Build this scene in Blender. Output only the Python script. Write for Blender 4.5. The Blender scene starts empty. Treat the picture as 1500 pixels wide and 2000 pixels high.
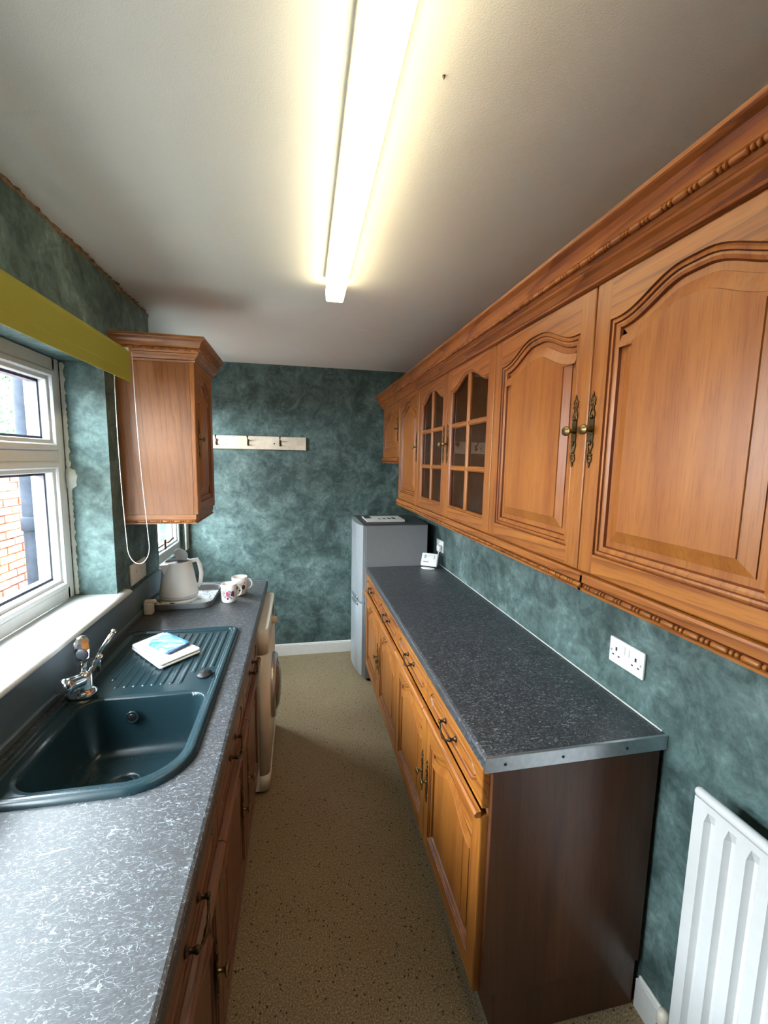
import bpy, bmesh, math, random
import numpy as np
from mathutils import Vector, Matrix
from mathutils.geometry import tessellate_polygon
random.seed(7); rng = np.random.default_rng(7)
SC = bpy.context.scene
COL = SC.collection
PI = math.pi

# ------------------------------------------------------------------ camera
F, YAW, PITCH, ROLL, CH = 830.4456, 0.1989, 0.1212, -0.0184, 1.6796
def cam_axes():
    cy, sy, cp, sp = math.cos(YAW), math.sin(YAW), math.cos(PITCH), math.sin(PITCH)
    f = Vector((sy*cp, cy*cp, -sp)); r = Vector((cy, -sy, 0)); d = f.cross(r)
    cr, sr = math.cos(ROLL), math.sin(ROLL)
    return r*cr + d*sr, d*cr - r*sr, f
_r, _d, _f = cam_axes()
cd = bpy.data.cameras.new('camera'); cam = bpy.data.objects.new('camera', cd); COL.objects.link(cam)
cd.sensor_fit = 'HORIZONTAL'; cd.sensor_width = 36.0; cd.lens = F/1500*36
cd.clip_start = 0.01; cd.clip_end = 200
cam.matrix_world = Matrix(((_r.x, -_d.x, -_f.x, 0), (_r.y, -_d.y, -_f.y, 0), (_r.z, -_d.z, -_f.z, CH), (0, 0, 0, 1)))
SC.camera = cam

# ------------------------------------------------------------------ world, light, exposure
SC.view_settings.view_transform = 'Standard'; SC.view_settings.look = 'None'
SC.view_settings.gamma = 1.0; SC.view_settings.use_curve_mapping = False
SC.view_settings.exposure = 0.22
SKY = 52.0; LAMP = 10.0
w = bpy.data.worlds.new('overcast_sky'); SC.world = w; w.use_nodes = True
wn = w.node_tree.nodes; wl = w.node_tree.links
bg = wn['Background']; bg.inputs['Strength'].default_value = SKY
tc = wn.new('ShaderNodeTexCoord'); sx = wn.new('ShaderNodeSeparateXYZ'); rp = wn.new('ShaderNodeValToRGB')
wl.new(tc.outputs['Generated'], sx.inputs[0]); wl.new(sx.outputs['Z'], rp.inputs[0]); wl.new(rp.outputs[0], bg.inputs['Color'])
rp.color_ramp.elements[0].position = 0.0; rp.color_ramp.elements[0].color = (0.83, 0.91, 1.0, 1)
rp.color_ramp.elements[1].position = 1.0; rp.color_ramp.elements[1].color = (0.80, 0.90, 1.0, 1)
def portal(name, x, y, z, sy, sz):
    l = bpy.data.lights.new(name, 'AREA'); l.shape = 'RECTANGLE'; l.size = sz; l.size_y = sy
    o = bpy.data.objects.new(name, l); COL.objects.link(o); o.location = (x, y, z)
    o.rotation_euler = (0, -PI/2, 0); l.cycles.is_portal = True
    return o
portal('window_portal', -1.045, 1.00, 1.57, 1.92, 0.96)
portal('window_portal', -1.045, 3.03, 1.55, 0.94, 1.25)

# ------------------------------------------------------------------ constants (metres)
WT = 0.91; XL = -0.768; XR = 1.0354; H = 2.41; YB = 3.583; YF = -1.9
XRF = 0.474; YN = 0.967; YFE = 2.967; XLF = -0.195; YLE = 2.713; YC = 2.526; XREC = -0.874
XU = 0.681; ZT = 2.0986; ZB = 1.4164

# ------------------------------------------------------------------ materials
def s2l(c):
    return tuple(((v/255)/12.92 if v/255 <= .04045 else ((v/255+.055)/1.055)**2.4) for v in c)
class NT:
    def __init__(s, name, rough=.5, metal=0., spec=.5):
        s.m = bpy.data.materials.new(name); s.m.use_nodes = True
        s.t = s.m.node_tree; s.n = s.t.nodes; s.b = s.n['Principled BSDF']
        s.b.inputs['Roughness'].default_value = rough; s.b.inputs['Metallic'].default_value = metal
        s.b.inputs['Specular IOR Level'].default_value = spec
    def node(s, typ, **kw):
        x = s.n.new('ShaderNode'+typ)
        for k, v in kw.items():
            if k in x.inputs: x.inputs[k].default_value = v
            else: setattr(x, k, v)
        return x
    def link(s, a, b): s.t.links.new(a, b)
    def coord(s, scale=(1, 1, 1), rot=(0, 0, 0)):
        t = s.node('TexCoord'); mp = s.node('Mapping'); mp.inputs['Scale'].default_value = scale; mp.inputs['Rotation'].default_value = rot
        s.link(t.outputs['Object'], mp.inputs[0]); return mp.outputs[0]
    def noise(s, vec, scale, detail=4, rough=.55, dist=0):
        x = s.node('TexNoise'); x.inputs['Scale'].default_value = scale; x.inputs['Detail'].default_value = detail
        x.inputs['Roughness'].default_value = rough; x.inputs['Distortion'].default_value = dist
        s.link(vec, x.inputs['Vector']); return x.outputs['Fac']
    def ramp(s, fac, stops):
        r = s.node('ValToRGB'); e = r.color_ramp.elements
        while len(e) < len(stops): e.new(0.5)
        for k, (p, c) in enumerate(stops):
            e[k].position = p; e[k].color = (*c, 1) if len(c) == 3 else c
        s.link(fac, r.inputs[0]); return r.outputs[0]
    def mix(s, fac, a, b, mode='MIX'):
        x = s.node('Mix'); x.data_type = 'RGBA'; x.blend_type = mode
        for sock, v in ((x.inputs[0], fac), (x.inputs[6], a), (x.inputs[7], b)):
            if isinstance(v, (int, float)): sock.default_value = v
            elif isinstance(v, tuple): sock.default_value = (*v[:3], 1)
            else: s.link(v, sock)
        return x.outputs[2]
    def math(s, op, a, b=0., c=None):
        x = s.node('Math'); x.operation = op
        for k, v in enumerate((a, b) if c is None else (a, b, c)):
            if isinstance(v, (int, float)): x.inputs[k].default_value = v
            else: s.link(v, x.inputs[k])
        return x.outputs[0]
    def color(s, c):
        if isinstance(c, tuple): s.b.inputs['Base Color'].default_value = (*c, 1)
        else: s.link(c, s.b.inputs['Base Color'])
        return s
    def bump(s, h, strength=.3, dist=.002):
        x = s.node('Bump'); x.inputs['Strength'].default_value = strength; x.inputs['Distance'].default_value = dist
        s.link(h, x.inputs['Height']); s.link(x.outputs[0], s.b.inputs['Normal']); return s
def plain(name, rgb, rough=.5, metal=0., var=.06, spec=.5, scale=30):
    t = NT(name, rough, metal, spec); c = s2l(rgb); f = t.noise(t.coord(), scale, 3)
    t.color(t.ramp(f, [(.3, tuple(v*(1-var) for v in c)), (.7, tuple(min(1, v*(1+var)) for v in c))])); return t.m
def emit(name, col, st):
    t = NT(name); t.b.inputs['Emission Color'].default_value = (*col, 1); t.b.inputs['Emission Strength'].default_value = st
    t.color((.9, .9, .85)); return t.m
def oak(name, light, dark, axis='z', rough=.38, figure=.5):
    t = NT(name, rough); L = s2l(light); D = s2l(dark)
    al, ac = 1.3, 16.
    sc = {'z': (ac, ac, al), 'y': (ac, al, ac), 'x': (al, ac, ac)}[axis]
    oi = t.node('ObjectInfo'); tcn = t.node('TexCoord'); add = t.node('VectorMath'); add.operation = 'MULTIPLY_ADD'
    cmb = t.node('CombineXYZ')
    for k in range(3): t.link(oi.outputs['Random'], cmb.inputs[k])
    t.link(cmb.outputs[0], add.inputs[0]); add.inputs[1].default_value = (3.1, 5.7, 2.3); t.link(tcn.outputs['Object'], add.inputs[2])
    def mapped(scale):
        mp = t.node('Mapping'); mp.inputs['Scale'].default_value = scale; t.link(add.outputs[0], mp.inputs[0]); return mp.outputs[0]
    v = mapped(sc)
    n1 = t.noise(v, 1.0, 6, .6, .5)
    base = t.ramp(n1, [(.28, D), (.5, tuple(a*.45+b*.55 for a, b in zip(D, L))), (.75, L)])
    # cathedral figure
    wv = t.node('TexWave'); wv.wave_type = 'BANDS'; wv.bands_direction = 'DIAGONAL'; wv.wave_profile = 'SAW'
    sc2 = {'z': (26, 26, 1.6), 'y': (26, 1.6, 26), 'x': (1.6, 26, 26)}[axis]
    t.link(mapped(sc2), wv.inputs['Vector']); wv.inputs['Scale'].default_value = .8; wv.inputs['Distortion'].default_value = 7.; wv.inputs['Detail'].default_value = 3; wv.inputs['Detail Scale'].default_value = .9
    fig = t.ramp(wv.outputs['Fac'], [(.0, (1, 1, 1)), (.66, (.95, .92, .88)), (.97, (.50, .38, .28)), (1., (.9, .85, .8))])
    c = t.mix(figure, base, fig, 'MULTIPLY')
    al, ac = 14., 330.
    pr = t.noise(mapped({'z': (ac, ac, al), 'y': (ac, al, ac), 'x': (al, ac, ac)}[axis]), 1., 2, .5)
    pores = t.ramp(pr, [(.36, (.60, .48, .38)), (.46, (1, 1, 1))])
    c = t.mix(.42, c, pores, 'MULTIPLY')
    t.color(c); t.bump(pr, .12, .0006)
    return t.m
M = {}
def wall_mat(name, axis_rot):
    t = NT(name, .62, spec=.3); v = t.coord()
    a = t.noise(v, 2.6, 5, .6, 1.2); b = t.noise(v, 9, 6, .65, 1.0); c = t.noise(v, 42, 5, .6, .6)
    m = t.math('ADD', t.math('MULTIPLY', a, .42), t.math('ADD', t.math('MULTIPLY', b, .40), t.math('MULTIPLY', c, .22)))
    col = t.ramp(m, [(.36, s2l((46, 59, 57))), (.47, s2l((68, 87, 84))), (.56, s2l((93, 114, 111))), (.68, s2l((134, 156, 152)))])
    t.color(col); rel = t.noise(v, 70, 4, .6, 1.5)
    t.bump(t.math('ADD', rel, t.math('MULTIPLY', b, 1.5)), .55, .004)
    return t.m
M['wall'] = wall_mat('teal_sponged_plaster', 0)
def ceiling_mat():
    t = NT('off_white_ceiling_paint', .75, spec=.2); v = t.coord()
    f = t.noise(v, 1.4, 4); t.color(t.ramp(f, [(.3, s2l((234, 236, 228))), (.7, s2l((243, 244, 237)))]))
    t.bump(t.math('ADD', t.noise(v, 330, 2), t.math('MULTIPLY', t.noise(v, 5, 3), 3.)), .35, .0015); return t.m
M['ceiling'] = ceiling_mat()
def floor_mat():
    t = NT('speckled_cork_vinyl', .55, spec=.35); v = t.coord()
    a = t.noise(v, 3, 4); b = t.noise(v, 190, 3, .6); c = t.noise(v, 85, 2)
    base = t.ramp(b, [(.3, s2l((106, 88, 61))), (.5, s2l((139, 121, 92))), (.72, s2l((186, 172, 147)))])
    base = t.mix(.35, base, t.ramp(a, [(.35, (.78, .68, .56)), (.65, (1, 1, 1))]), 'MULTIPLY')
    base = t.mix(t.ramp(c, [(.31, (1, 1, 1)), (.345, (0, 0, 0))]), base, s2l((40, 32, 24)))
    vo = t.node('TexVoronoi'); vo.inputs['Scale'].default_value = 38; t.link(v, vo.inputs['Vector'])
    base = t.mix(t.ramp(vo.outputs['Distance'], [(.10, (1, 1, 1)), (.15, (0, 0, 0))]), base, s2l((52, 42, 32)))
    t.color(base); t.bump(b, .15, .001); return t.m
M['floor'] = floor_mat()
def laminate_mat(name='charcoal_fibre_laminate'):
    t = NT(name, .46, spec=1.0); v = t.coord()
    wob = t.node('TexNoise'); wob.inputs['Scale'].default_value = 30; wob.inputs['Detail'].default_value = 1; t.link(v, wob.inputs['Vector'])
    def fibres(scale, rot, stretch, eps, seed):
        mp = t.node('Mapping'); mp.inputs['Rotation'].default_value = (0, 0, rot); mp.inputs['Scale'].default_value = (stretch, 1, 1); mp.inputs['Location'].default_value = (seed, seed*2, 0)
        t.link(v, mp.inputs[0])
        n = t.noise(mp.outputs[0], scale, 1.5, .5, .7)
        d = t.math('ABSOLUTE', t.math('SUBTRACT', n, .5))
        line = t.ramp(d, [(0, (1, 1, 1)), (eps, (0, 0, 0))])
        k = t.noise(mp.outputs[0], scale*.8, 2, .5, 0)
        return t.math('MULTIPLY', line, t.ramp(t.noise(v, scale*1.3+seed, 2), [(.5, (0, 0, 0)), (.58, (1, 1, 1))]))
    s = None
    for a in ((58, .3, .30, .009, 1), (66, 1.9, .35, .009, 2.7), (80, 2.7, .35, .011, 4.1), (40, 1.1, .28, .005, 6.3), (96, .8, .5, .014, 8.), (72, 2.3, .3, .009, 9.4)):
        f = fibres(*a); s = f if s is None else t.math('MAXIMUM', s, f)
    base = t.ramp(t.noise(v, 160, 3), [(.35, s2l((31, 32, 34))), (.65, s2l((52, 54, 58)))])
    t.color(t.mix(s, base, s2l((146, 153, 161))))
    t.bump(t.noise(v, 600, 2), .12, .0004); return t.m
M['laminate'] = laminate_mat()
M['upstand'] = plain('slate_blue_upstand', (84, 98, 106), .36, 0, .08, .6, 90)
M['oak_v'] = oak('orange_oak_vertical_grain', (168, 108, 44), (126, 67, 21), 'z', figure=.4)
M['oak_h'] = oak('orange_oak_horizontal_grain', (174, 113, 48), (128, 69, 23), 'y', figure=.9)
M['oak_x'] = oak('orange_oak_cross_grain', (170, 110, 51), (126, 72, 27), 'x', figure=.5)
M['oak_glaze'] = oak('dark_glazed_oak_moulding', (118, 62, 30), (84, 40, 18), 'z', .35)
M['oak_panel'] = oak('orange_oak_panel', (164, 104, 42), (132, 72, 24), 'z', figure=.12)
M['side'] = oak('brown_oak_effect_side', (152, 98, 52), (116, 70, 34), 'z', .42, .45)
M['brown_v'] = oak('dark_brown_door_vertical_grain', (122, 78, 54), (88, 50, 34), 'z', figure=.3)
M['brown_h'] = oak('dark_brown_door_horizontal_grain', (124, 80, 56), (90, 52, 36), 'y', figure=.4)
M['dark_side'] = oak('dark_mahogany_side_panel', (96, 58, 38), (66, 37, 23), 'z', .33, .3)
M['inside'] = plain('dark_cabinet_interior', (82, 60, 42), .7)
M['brass'] = plain('antique_brass', (122, 104, 66), .32, .9, .3, scale=180)
M['bronze'] = plain('aged_bronze_plate', (92, 78, 52), .36, .85, .35, scale=200)
M['brass_dark'] = plain('dark_bronze', (74, 58, 42), .38, .8, .35, scale=160)
M['pvc'] = plain('white_upvc', (232, 236, 238), .3, 0, .02)
M['white'] = plain('white_gloss_paint', (235, 235, 230), .35, 0, .03)
M['plastic'] = plain('white_plastic', (238, 238, 235), .3, 0, .02)
M['cream'] = plain('aged_cream_plastic', (214, 206, 190), .4, 0, .05)
M['sill'] = plain('white_sill_board', (228, 226, 222), .4, 0, .04)
M['gasket'] = plain('grey_window_gasket', (84, 84, 98), .6)
M['black'] = plain('black_plastic', (22, 22, 24), .4)
M['chrome'] = plain('chrome', (230, 232, 236), .06, 1., .02)
M['alu'] = plain('brushed_aluminium_strip', (196, 200, 204), .34, .9, .08, scale=60)
M['sink'] = plain('dark_green_composite', (28, 48, 54), .25, 0, .12, .5, 300)
M['fridge'] = plain('silver_fridge_door', (176, 182, 186), .34, .35, .03)
M['fridge_side'] = plain('grey_fridge_side', (142, 142, 144), .5, .1, .03)
M['fridge_top'] = plain('dark_grey_fridge_top', (70, 72, 72), .5)
M['wm'] = plain('white_enamel_appliance', (226, 222, 212), .3, 0, .02)
M['tray'] = plain('grey_plastic_tray', (126, 128, 130), .45, 0, .04)
def tray_base():
    t = NT('terrazzo_tray_base', .4); v = t.coord(); vo = t.node('TexVoronoi'); vo.inputs['Scale'].default_value = 90; t.link(v, vo.inputs['Vector'])
    t.color(t.ramp(vo.outputs['Color'], [(.2, s2l((150, 154, 160))), (.6, s2l((205, 208, 212))), (.9, s2l((228, 230, 232)))])); return t.m
M['tray_base'] = tray_base()
M['china'] = plain('white_china', (240, 236, 230), .15, 0, .02)
M['pink'] = plain('pink_print', (196, 70, 110), .3, 0, .2, scale=200)
M['leaf_print'] = plain('grey_green_print', (128, 146, 130), .3, 0, .2, scale=200)
M['purple'] = plain('purple_print', (96, 48, 84), .3, 0, .2, scale=200)
M['cloth'] = plain('white_cotton_cloth', (222, 216, 208), .85, 0, .03)
def packet_mat():
    t = NT('pale_blue_printed_packet', .35); v = t.coord((1, 2.2, 1), (0, 0, .7))
    t.color(t.ramp(t.noise(v, 26, 3, .5, .6), [(.35, s2l((48, 116, 178))), (.5, s2l((96, 160, 204))), (.64, s2l((168, 208, 224)))])); return t.m
M['packet'] = packet_mat()
M['packet_side'] = plain('navy_packet_edge', (58, 74, 112), .5)
def fabric():
    t = NT('lime_green_blind_fabric', .8, spec=.2); v = t.coord((1, 1, 1)); n = t.noise(v, 500, 2)
    t.color(t.ramp(n, [(.3, s2l((130, 126, 50))), (.7, s2l((144, 140, 60)))])); t.bump(n, .15, .0006); return t.m
M['blind'] = fabric()
M['board'] = plain('chipped_cream_paint_board', (214, 200, 178), .6, 0, .14, scale=14)
M['rad'] = plain('white_radiator_enamel', (202, 202, 200), .25, 0, .02)
M['paper'] = plain('white_paper', (232, 230, 226), .7, 0, .03)
M['teal_ink'] = plain('teal_ink', (40, 150, 140), .5)
M['grey_ink'] = plain('grey_ink', (130, 134, 138), .5)
M['dark_ink'] = plain('dark_ink', (40, 42, 46), .5)
M['putty'] = plain('flaking_brown_plaster', (122, 96, 68), .8, 0, .4, scale=60)
M['caulk'] = plain('lumpy_white_caulk', (205, 210, 200), .7, 0, .1)
M['pipe'] = plain('weathered_black_pipe', (36, 40, 48), .8, 0, .4, spec=.15, scale=12)
M['mortar'] = plain('pale_lime_mortar', (196, 184, 168), .9, 0, .12)
def brick_mat(k, a):
    t = NT('weathered_red_brick_%s' % k, .85, spec=.2); v = t.coord()
    c = s2l(a); t.color(t.ramp(t.noise(v, 14, 6, .65), [(.3, tuple(x*.7 for x in c)), (.55, c), (.72, tuple(min(.9, x*1.35+.05) for x in c))])); t.bump(t.noise(v, 60, 4), .5, .004); return t.m
M['bricks'] = [brick_mat(k, c) for k, c in (('orange', (150, 72, 44)), ('red', (132, 56, 40)), ('pale', (172, 104, 70)), ('brown', (110, 58, 46)))]
def leaf():
    t = NT('garden_leaf', .5); oi = t.node('NewGeometry')
    t.color(t.ramp(oi.outputs['Random Per Island'], [(0, s2l((40, 66, 42))), (.6, s2l((88, 118, 82))), (1, s2l((150, 170, 140)))])); return t.m
M['leaf'] = leaf()
M['bark'] = plain('brown_bark', (90, 74, 58), .9, 0, .3)
M['paving'] = plain('pale_concrete_paving', (206, 204, 198), .85, 0, .08, scale=6)
M['shade_storey'] = plain('pale_render', (196, 194, 190), .9, 0, .05)
M['lamp_body'] = plain('cream_lamp_tray', (226, 216, 190), .45, 0, .02)
M['lamp'] = emit('lit_opal_diffuser', (1.0, .83, .52), LAMP)
def glass(name, tint=(1, 1, 1), rough=0.0, add=0.0):
    t = NT(name); t.n.remove(t.b); out = t.n['Material Output']
    tr = t.node('BsdfTransparent'); gl = t.node('BsdfGlossy'); fr = t.node('Fresnel'); mx = t.node('MixShader')
    tr.inputs[0].default_value = (*tint, 1); gl.inputs['Roughness'].default_value = rough; fr.inputs['IOR'].default_value = 1.5
    ge = t.node('NewGeometry'); t.link(t.math('MULTIPLY', fr.outputs[0], t.math('SUBTRACT', 1., ge.outputs['Backfacing'])), mx.inputs[0]); t.link(tr.outputs[0], mx.inputs[1]); t.link(gl.outputs[0], mx.inputs[2]); t.link(mx.outputs[0], out.inputs[0]); return t.m
M['glass'] = glass('clear_window_glass', (.97, .99, .98))
M['smoked'] = glass('smoked_cabinet_glass', (.62, .60, .56))
M['door_glass'] = plain('dark_grey_door_glass', (96, 100, 104), .08, 0, .05)

# ------------------------------------------------------------------ mesh builder
def root_loc(o):
    v = Vector((0, 0, 0))
    while o is not None: v += o.location; o = o.parent
    return v
class G:
    def __init__(s): s.v = []; s.f = []; s.m = []; s.sm = []
    def add(s, vs, fs, mat=0, smooth=False):
        b = len(s.v); s.v += [tuple(p) for p in vs]
        for f in fs: s.f.append([b+i for i in f]); s.m.append(mat); s.sm.append(smooth)
        return s
    def quad(s, a, b, c, d, mat=0): return s.add([a, b, c, d], [(0, 1, 2, 3)], mat)
    def box(s, x0, x1, y0, y1, z0, z1, b=0., mat=0, seg=1):
        x0, x1 = min(x0, x1), max(x0, x1); y0, y1 = min(y0, y1), max(y0, y1); z0, z1 = min(z0, z1), max(z0, z1)
        if b <= 0:
            vs = [(x, y, z) for z in (z0, z1) for y in (y0, y1) for x in (x0, x1)]
            return s.add(vs, [(0, 2, 3, 1), (4, 5, 7, 6), (0, 1, 5, 4), (2, 6, 7, 3), (0, 4, 6, 2), (1, 3, 7, 5)], mat)
        bm = bmesh.new(); bmesh.ops.create_cube(bm, size=1)
        for v in bm.verts: v.co = Vector(((x0+x1)/2+v.co.x*(x1-x0), (y0+y1)/2+v.co.y*(y1-y0), (z0+z1)/2+v.co.z*(z1-z0)))
        bmesh.ops.bevel(bm, geom=bm.edges[:], offset=min(b, .49*min(x1-x0, y1-y0, z1-z0)), segments=seg, profile=.5, affect='EDGES')
        bm.verts.index_update()
        s.add([v.co[:] for v in bm.verts], [[v.index for v in f.verts] for f in bm.faces], mat, seg > 1); bm.free(); return s
    def rings(s, rs, closed=True, cap0=False, cap1=False, mat=0, smooth=True, mats=None, cmats=None):
        n = len(rs[0]); vs = [p for r in rs for p in r]; fs = []; b = len(s.v); s.v += [tuple(p) for p in vs]
        for k in range(len(rs)-1):
            for i in range(n if closed else n-1):
                j = (i+1) % n
                s.f.append([b+k*n+i, b+k*n+j, b+(k+1)*n+j, b+(k+1)*n+i]); s.m.append(cmats[i] if cmats else mats[k] if mats else mat); s.sm.append(smooth)
        for c, k in ((cap0, 0), (cap1, len(rs)-1)):
            if c:
                idx = [b+k*n+i for i in range(n)]
                s.f.append(idx[::-1] if k == 0 else idx); s.m.append(mat); s.sm.append(False)
        return s
    def poly(s, pts, mat=0):
        tri = tessellate_polygon([[Vector(p) for p in pts]]); return s.add(pts, tri, mat)
    def prism(s, pts, d, mat=0):          # extrude planar polygon by vector d
        d = Vector(d); top = [tuple(Vector(p)+d) for p in pts]
        s.poly(pts, mat); s.poly(top, mat); return s.rings([pts, top], mat=mat, smooth=False)
    def tube(s, path, r, n=8, mat=0, caps=True, closed=False):
        P = [Vector(p) for p in path]; k = len(P); rr = r if isinstance(r, (list, tuple)) else [r]*k; rs = []
        up = Vector((0, 0, 1)); prev = None
        for i in range(k):
            if closed: t = (P[(i+1) % k]-P[i-1])
            else: t = P[min(i+1, k-1)]-P[max(i-1, 0)]
            t.normalize()
            if prev is None:
                a = up if abs(t.z) < .9 else Vector((1, 0, 0)); u = t.cross(a).normalized()
            else: u = (prev - t*prev.dot(t)).normalized()
            prev = u; w_ = t.cross(u)
            rs.append([tuple(P[i]+(u*math.cos(2*PI*j/n)+w_*math.sin(2*PI*j/n))*rr[i]) for j in range(n)])
        if closed: rs.append(rs[0])
        return s.rings(rs, cap0=caps and not closed, cap1=caps and not closed, mat=mat)
    def lathe(s, prof, c, axis='z', n=24, mat=0, smooth=True, sx=1., sy=1.):   # prof: (radius, height)
        rs = []
        for r, h in prof:
            ring = []
            for j in range(n):
                a = 2*PI*j/n; p = (r*math.cos(a)*sx, r*math.sin(a)*sy)
                ring.append({'z': (c[0]+p[0], c[1]+p[1], c[2]+h), 'x': (c[0]+h, c[1]+p[0], c[2]+p[1]), '-x': (c[0]-h, c[1]+p[0], c[2]+p[1]), 'y': (c[0]+p[0], c[1]+h, c[2]+p[1]), '-y': (c[0]+p[0], c[1]-h, c[2]+p[1])}[axis])
            rs.append(ring)
        return s.rings(rs, cap0=prof[0][0] > 0, cap1=prof[-1][0] > 0, mat=mat, smooth=smooth)
    def ball(s, c, r, n=8, mat=0):
        m = n//2; return s.lathe([(r*math.sin(PI*k/m) if 0 < k < m else 1e-5, -r*math.cos(PI*k/m)) for k in range(m+1)], c, n=n, mat=mat)
    def build(s, name, mat, parent=None, fix=True, auto=None):
        off = root_loc(parent) if parent else Vector((0, 0, 0))
        me = bpy.data.meshes.new(name); me.from_pydata([tuple(Vector(p)-off) for p in s.v], [], s.f)
        for mm in (mat if isinstance(mat, (list, tuple)) else [mat]): me.materials.append(mm)
        me.polygons.foreach_set('material_index', s.m); me.polygons.foreach_set('use_smooth', s.sm)
        if True:
            bm = bmesh.new(); bm.from_mesh(me)
            if fix: bmesh.ops.remove_doubles(bm, verts=bm.verts, dist=1e-6)
            bmesh.ops.recalc_face_normals(bm, faces=bm.faces); bm.to_mesh(me); bm.free()
        me.update()
        if auto: me.set_sharp_from_angle(angle=math.radians(auto))
        o = bpy.data.objects.new(name, me); COL.objects.link(o)
        if parent: o.parent = parent
        return o
def place(name, me, parent, loc, rz=0., rot=None):
    o = bpy.data.objects.new(name, me); COL.objects.link(o); o.parent = parent
    o.location = Vector(loc)-root_loc(parent); o.rotation_euler = rot if rot else (0, 0, rz); return o
def thing(name, label, cat, loc, group=None, kind=None):
    o = bpy.data.objects.new(name, None); COL.objects.link(o); o.location = loc; o.empty_display_size = .05
    return tag(o, label, cat, group, kind)
def tag(o, label=None, cat=None, group=None, kind=None):
    for k, v in (('label', label), ('category', cat), ('group', group), ('kind', kind)):
        if v: o[k] = v
    return o
def structure(o, label=None): return tag(o, label, None, None, 'structure')

# ------------------------------------------------------------------ room shell
structure(G().box(-1.05, XR+.2, YF-.2, YB+.2, -.1, 0).build('floor', M['floor']))
g = G().box(-1.05, XR+.2, YF-.2, 1.79, H, H+.12).box(-1.05, XR+.2, 1.79, YB+.2, H+.004, H+.12)
ce = structure(g.build('ceiling', M['ceiling']))
def seam(y0, x0, y1, x1, wd):
    n = 40; rs = []
    for k in range(n+1):
        t = k/n; x = x0+(x1-x0)*t; y = y0+(y1-y0)*t+.004*math.sin(9*t)
        ww = wd*(.7+.3*math.sin(13*t+1)); rs.append([(x, y-ww, H+.0045), (x, y-ww*.3, H-.0005), (x, y+ww*.3, H-.0005), (x, y+ww, H+.0045)])
    return G().rings(rs, closed=False).build('plaster_seam', M['ceiling'], ce)
seam(2.50, .35, 2.64, .70, .02)
G().lathe([(1e-5, -.008), (.0022, -.004), (.003, 0)], (.276, .869, H), n=10).build('ceiling_nail', M['brass'], ce)
structure(G().box(XR, XR+.2, YF-.2, YB+.2, 0, H).build('wall_right', M['wall']))
structure(G().box(-1.05, XR, YB, YB+.2, 0, H+.004).build('wall_back', M['wall']))
structure(G().box(-1.05, XR, YF-.2, YF, 0, H).build('wall_front', M['wall']))
W1 = (.04, 1.96, 1.06, 2.05)      # window 1 opening  y0 y1 z0 z1; unseen near end lengthened to let in more daylight
W2 = (2.57, 3.50, .935, 2.15)
g = G()
xo = -1.05
g.box(xo, XL, YF, W1[0], 0, H).box(xo, XL, W1[0], W1[1], 0, W1[2]).box(xo, XL, W1[0], W1[1], W1[3], H).box(xo, XL, W1[1], YC, 0, H)
g.box(xo, XREC, YC, W2[0], 0, H).box(xo, XREC, W2[0], W2[1], 0, W2[2]).box(xo, XREC, W2[0], W2[1], W2[3], H).box(xo, XREC, W2[1], YB, 0, H)
wlft = structure(g.build('wall_left', M['wall'], fix=False))
# ragged, cracked junction of wall and ceiling
g = G(); n = 150; r1 = []
for k in range(n+1):
    y = .2+(YC-.2)*k/n; a = .004+.010*abs(rng.normal())*(.3+.7*(math.sin(k*.21)+1)/2); b = .003+.008*abs(rng.normal())
    r1.append([(XL+.0006, y, H-a), (XL+.004, y, H-a*.4), (XL+b*.5, y, H-.002), (XL+b, y, H-.0006)])
g.rings(r1, closed=False, smooth=False).build('cracked_plaster_edge', M['putty'], wlft)
# wood strip beside window 2
structure(G().box(XREC-.001, XREC+.012, W2[1]+.004, YB-.001, .95, H, .002).build('trim_1', M['cream']))
# baseboards
def board(name, x0, x1, y0, y1, h=.10):
    g = G().box(x0, x1, y0, y1, 0, h-.012)
    if x1-x0 > y1-y0: g.box(x0, x1, y0+.006, y1, h-.012, h, .004)
    else: g.box(x0+.006, x1, y0, y1, h-.012, h, .004)
    return structure(g.build(name, M['white']))
board('baseboard_back', XREC+.002, XR-.002, YB-.018, YB-.0005)
board('baseboard_right', XR-.018, XR-.0005, YF, YN-.012, .11)

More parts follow.
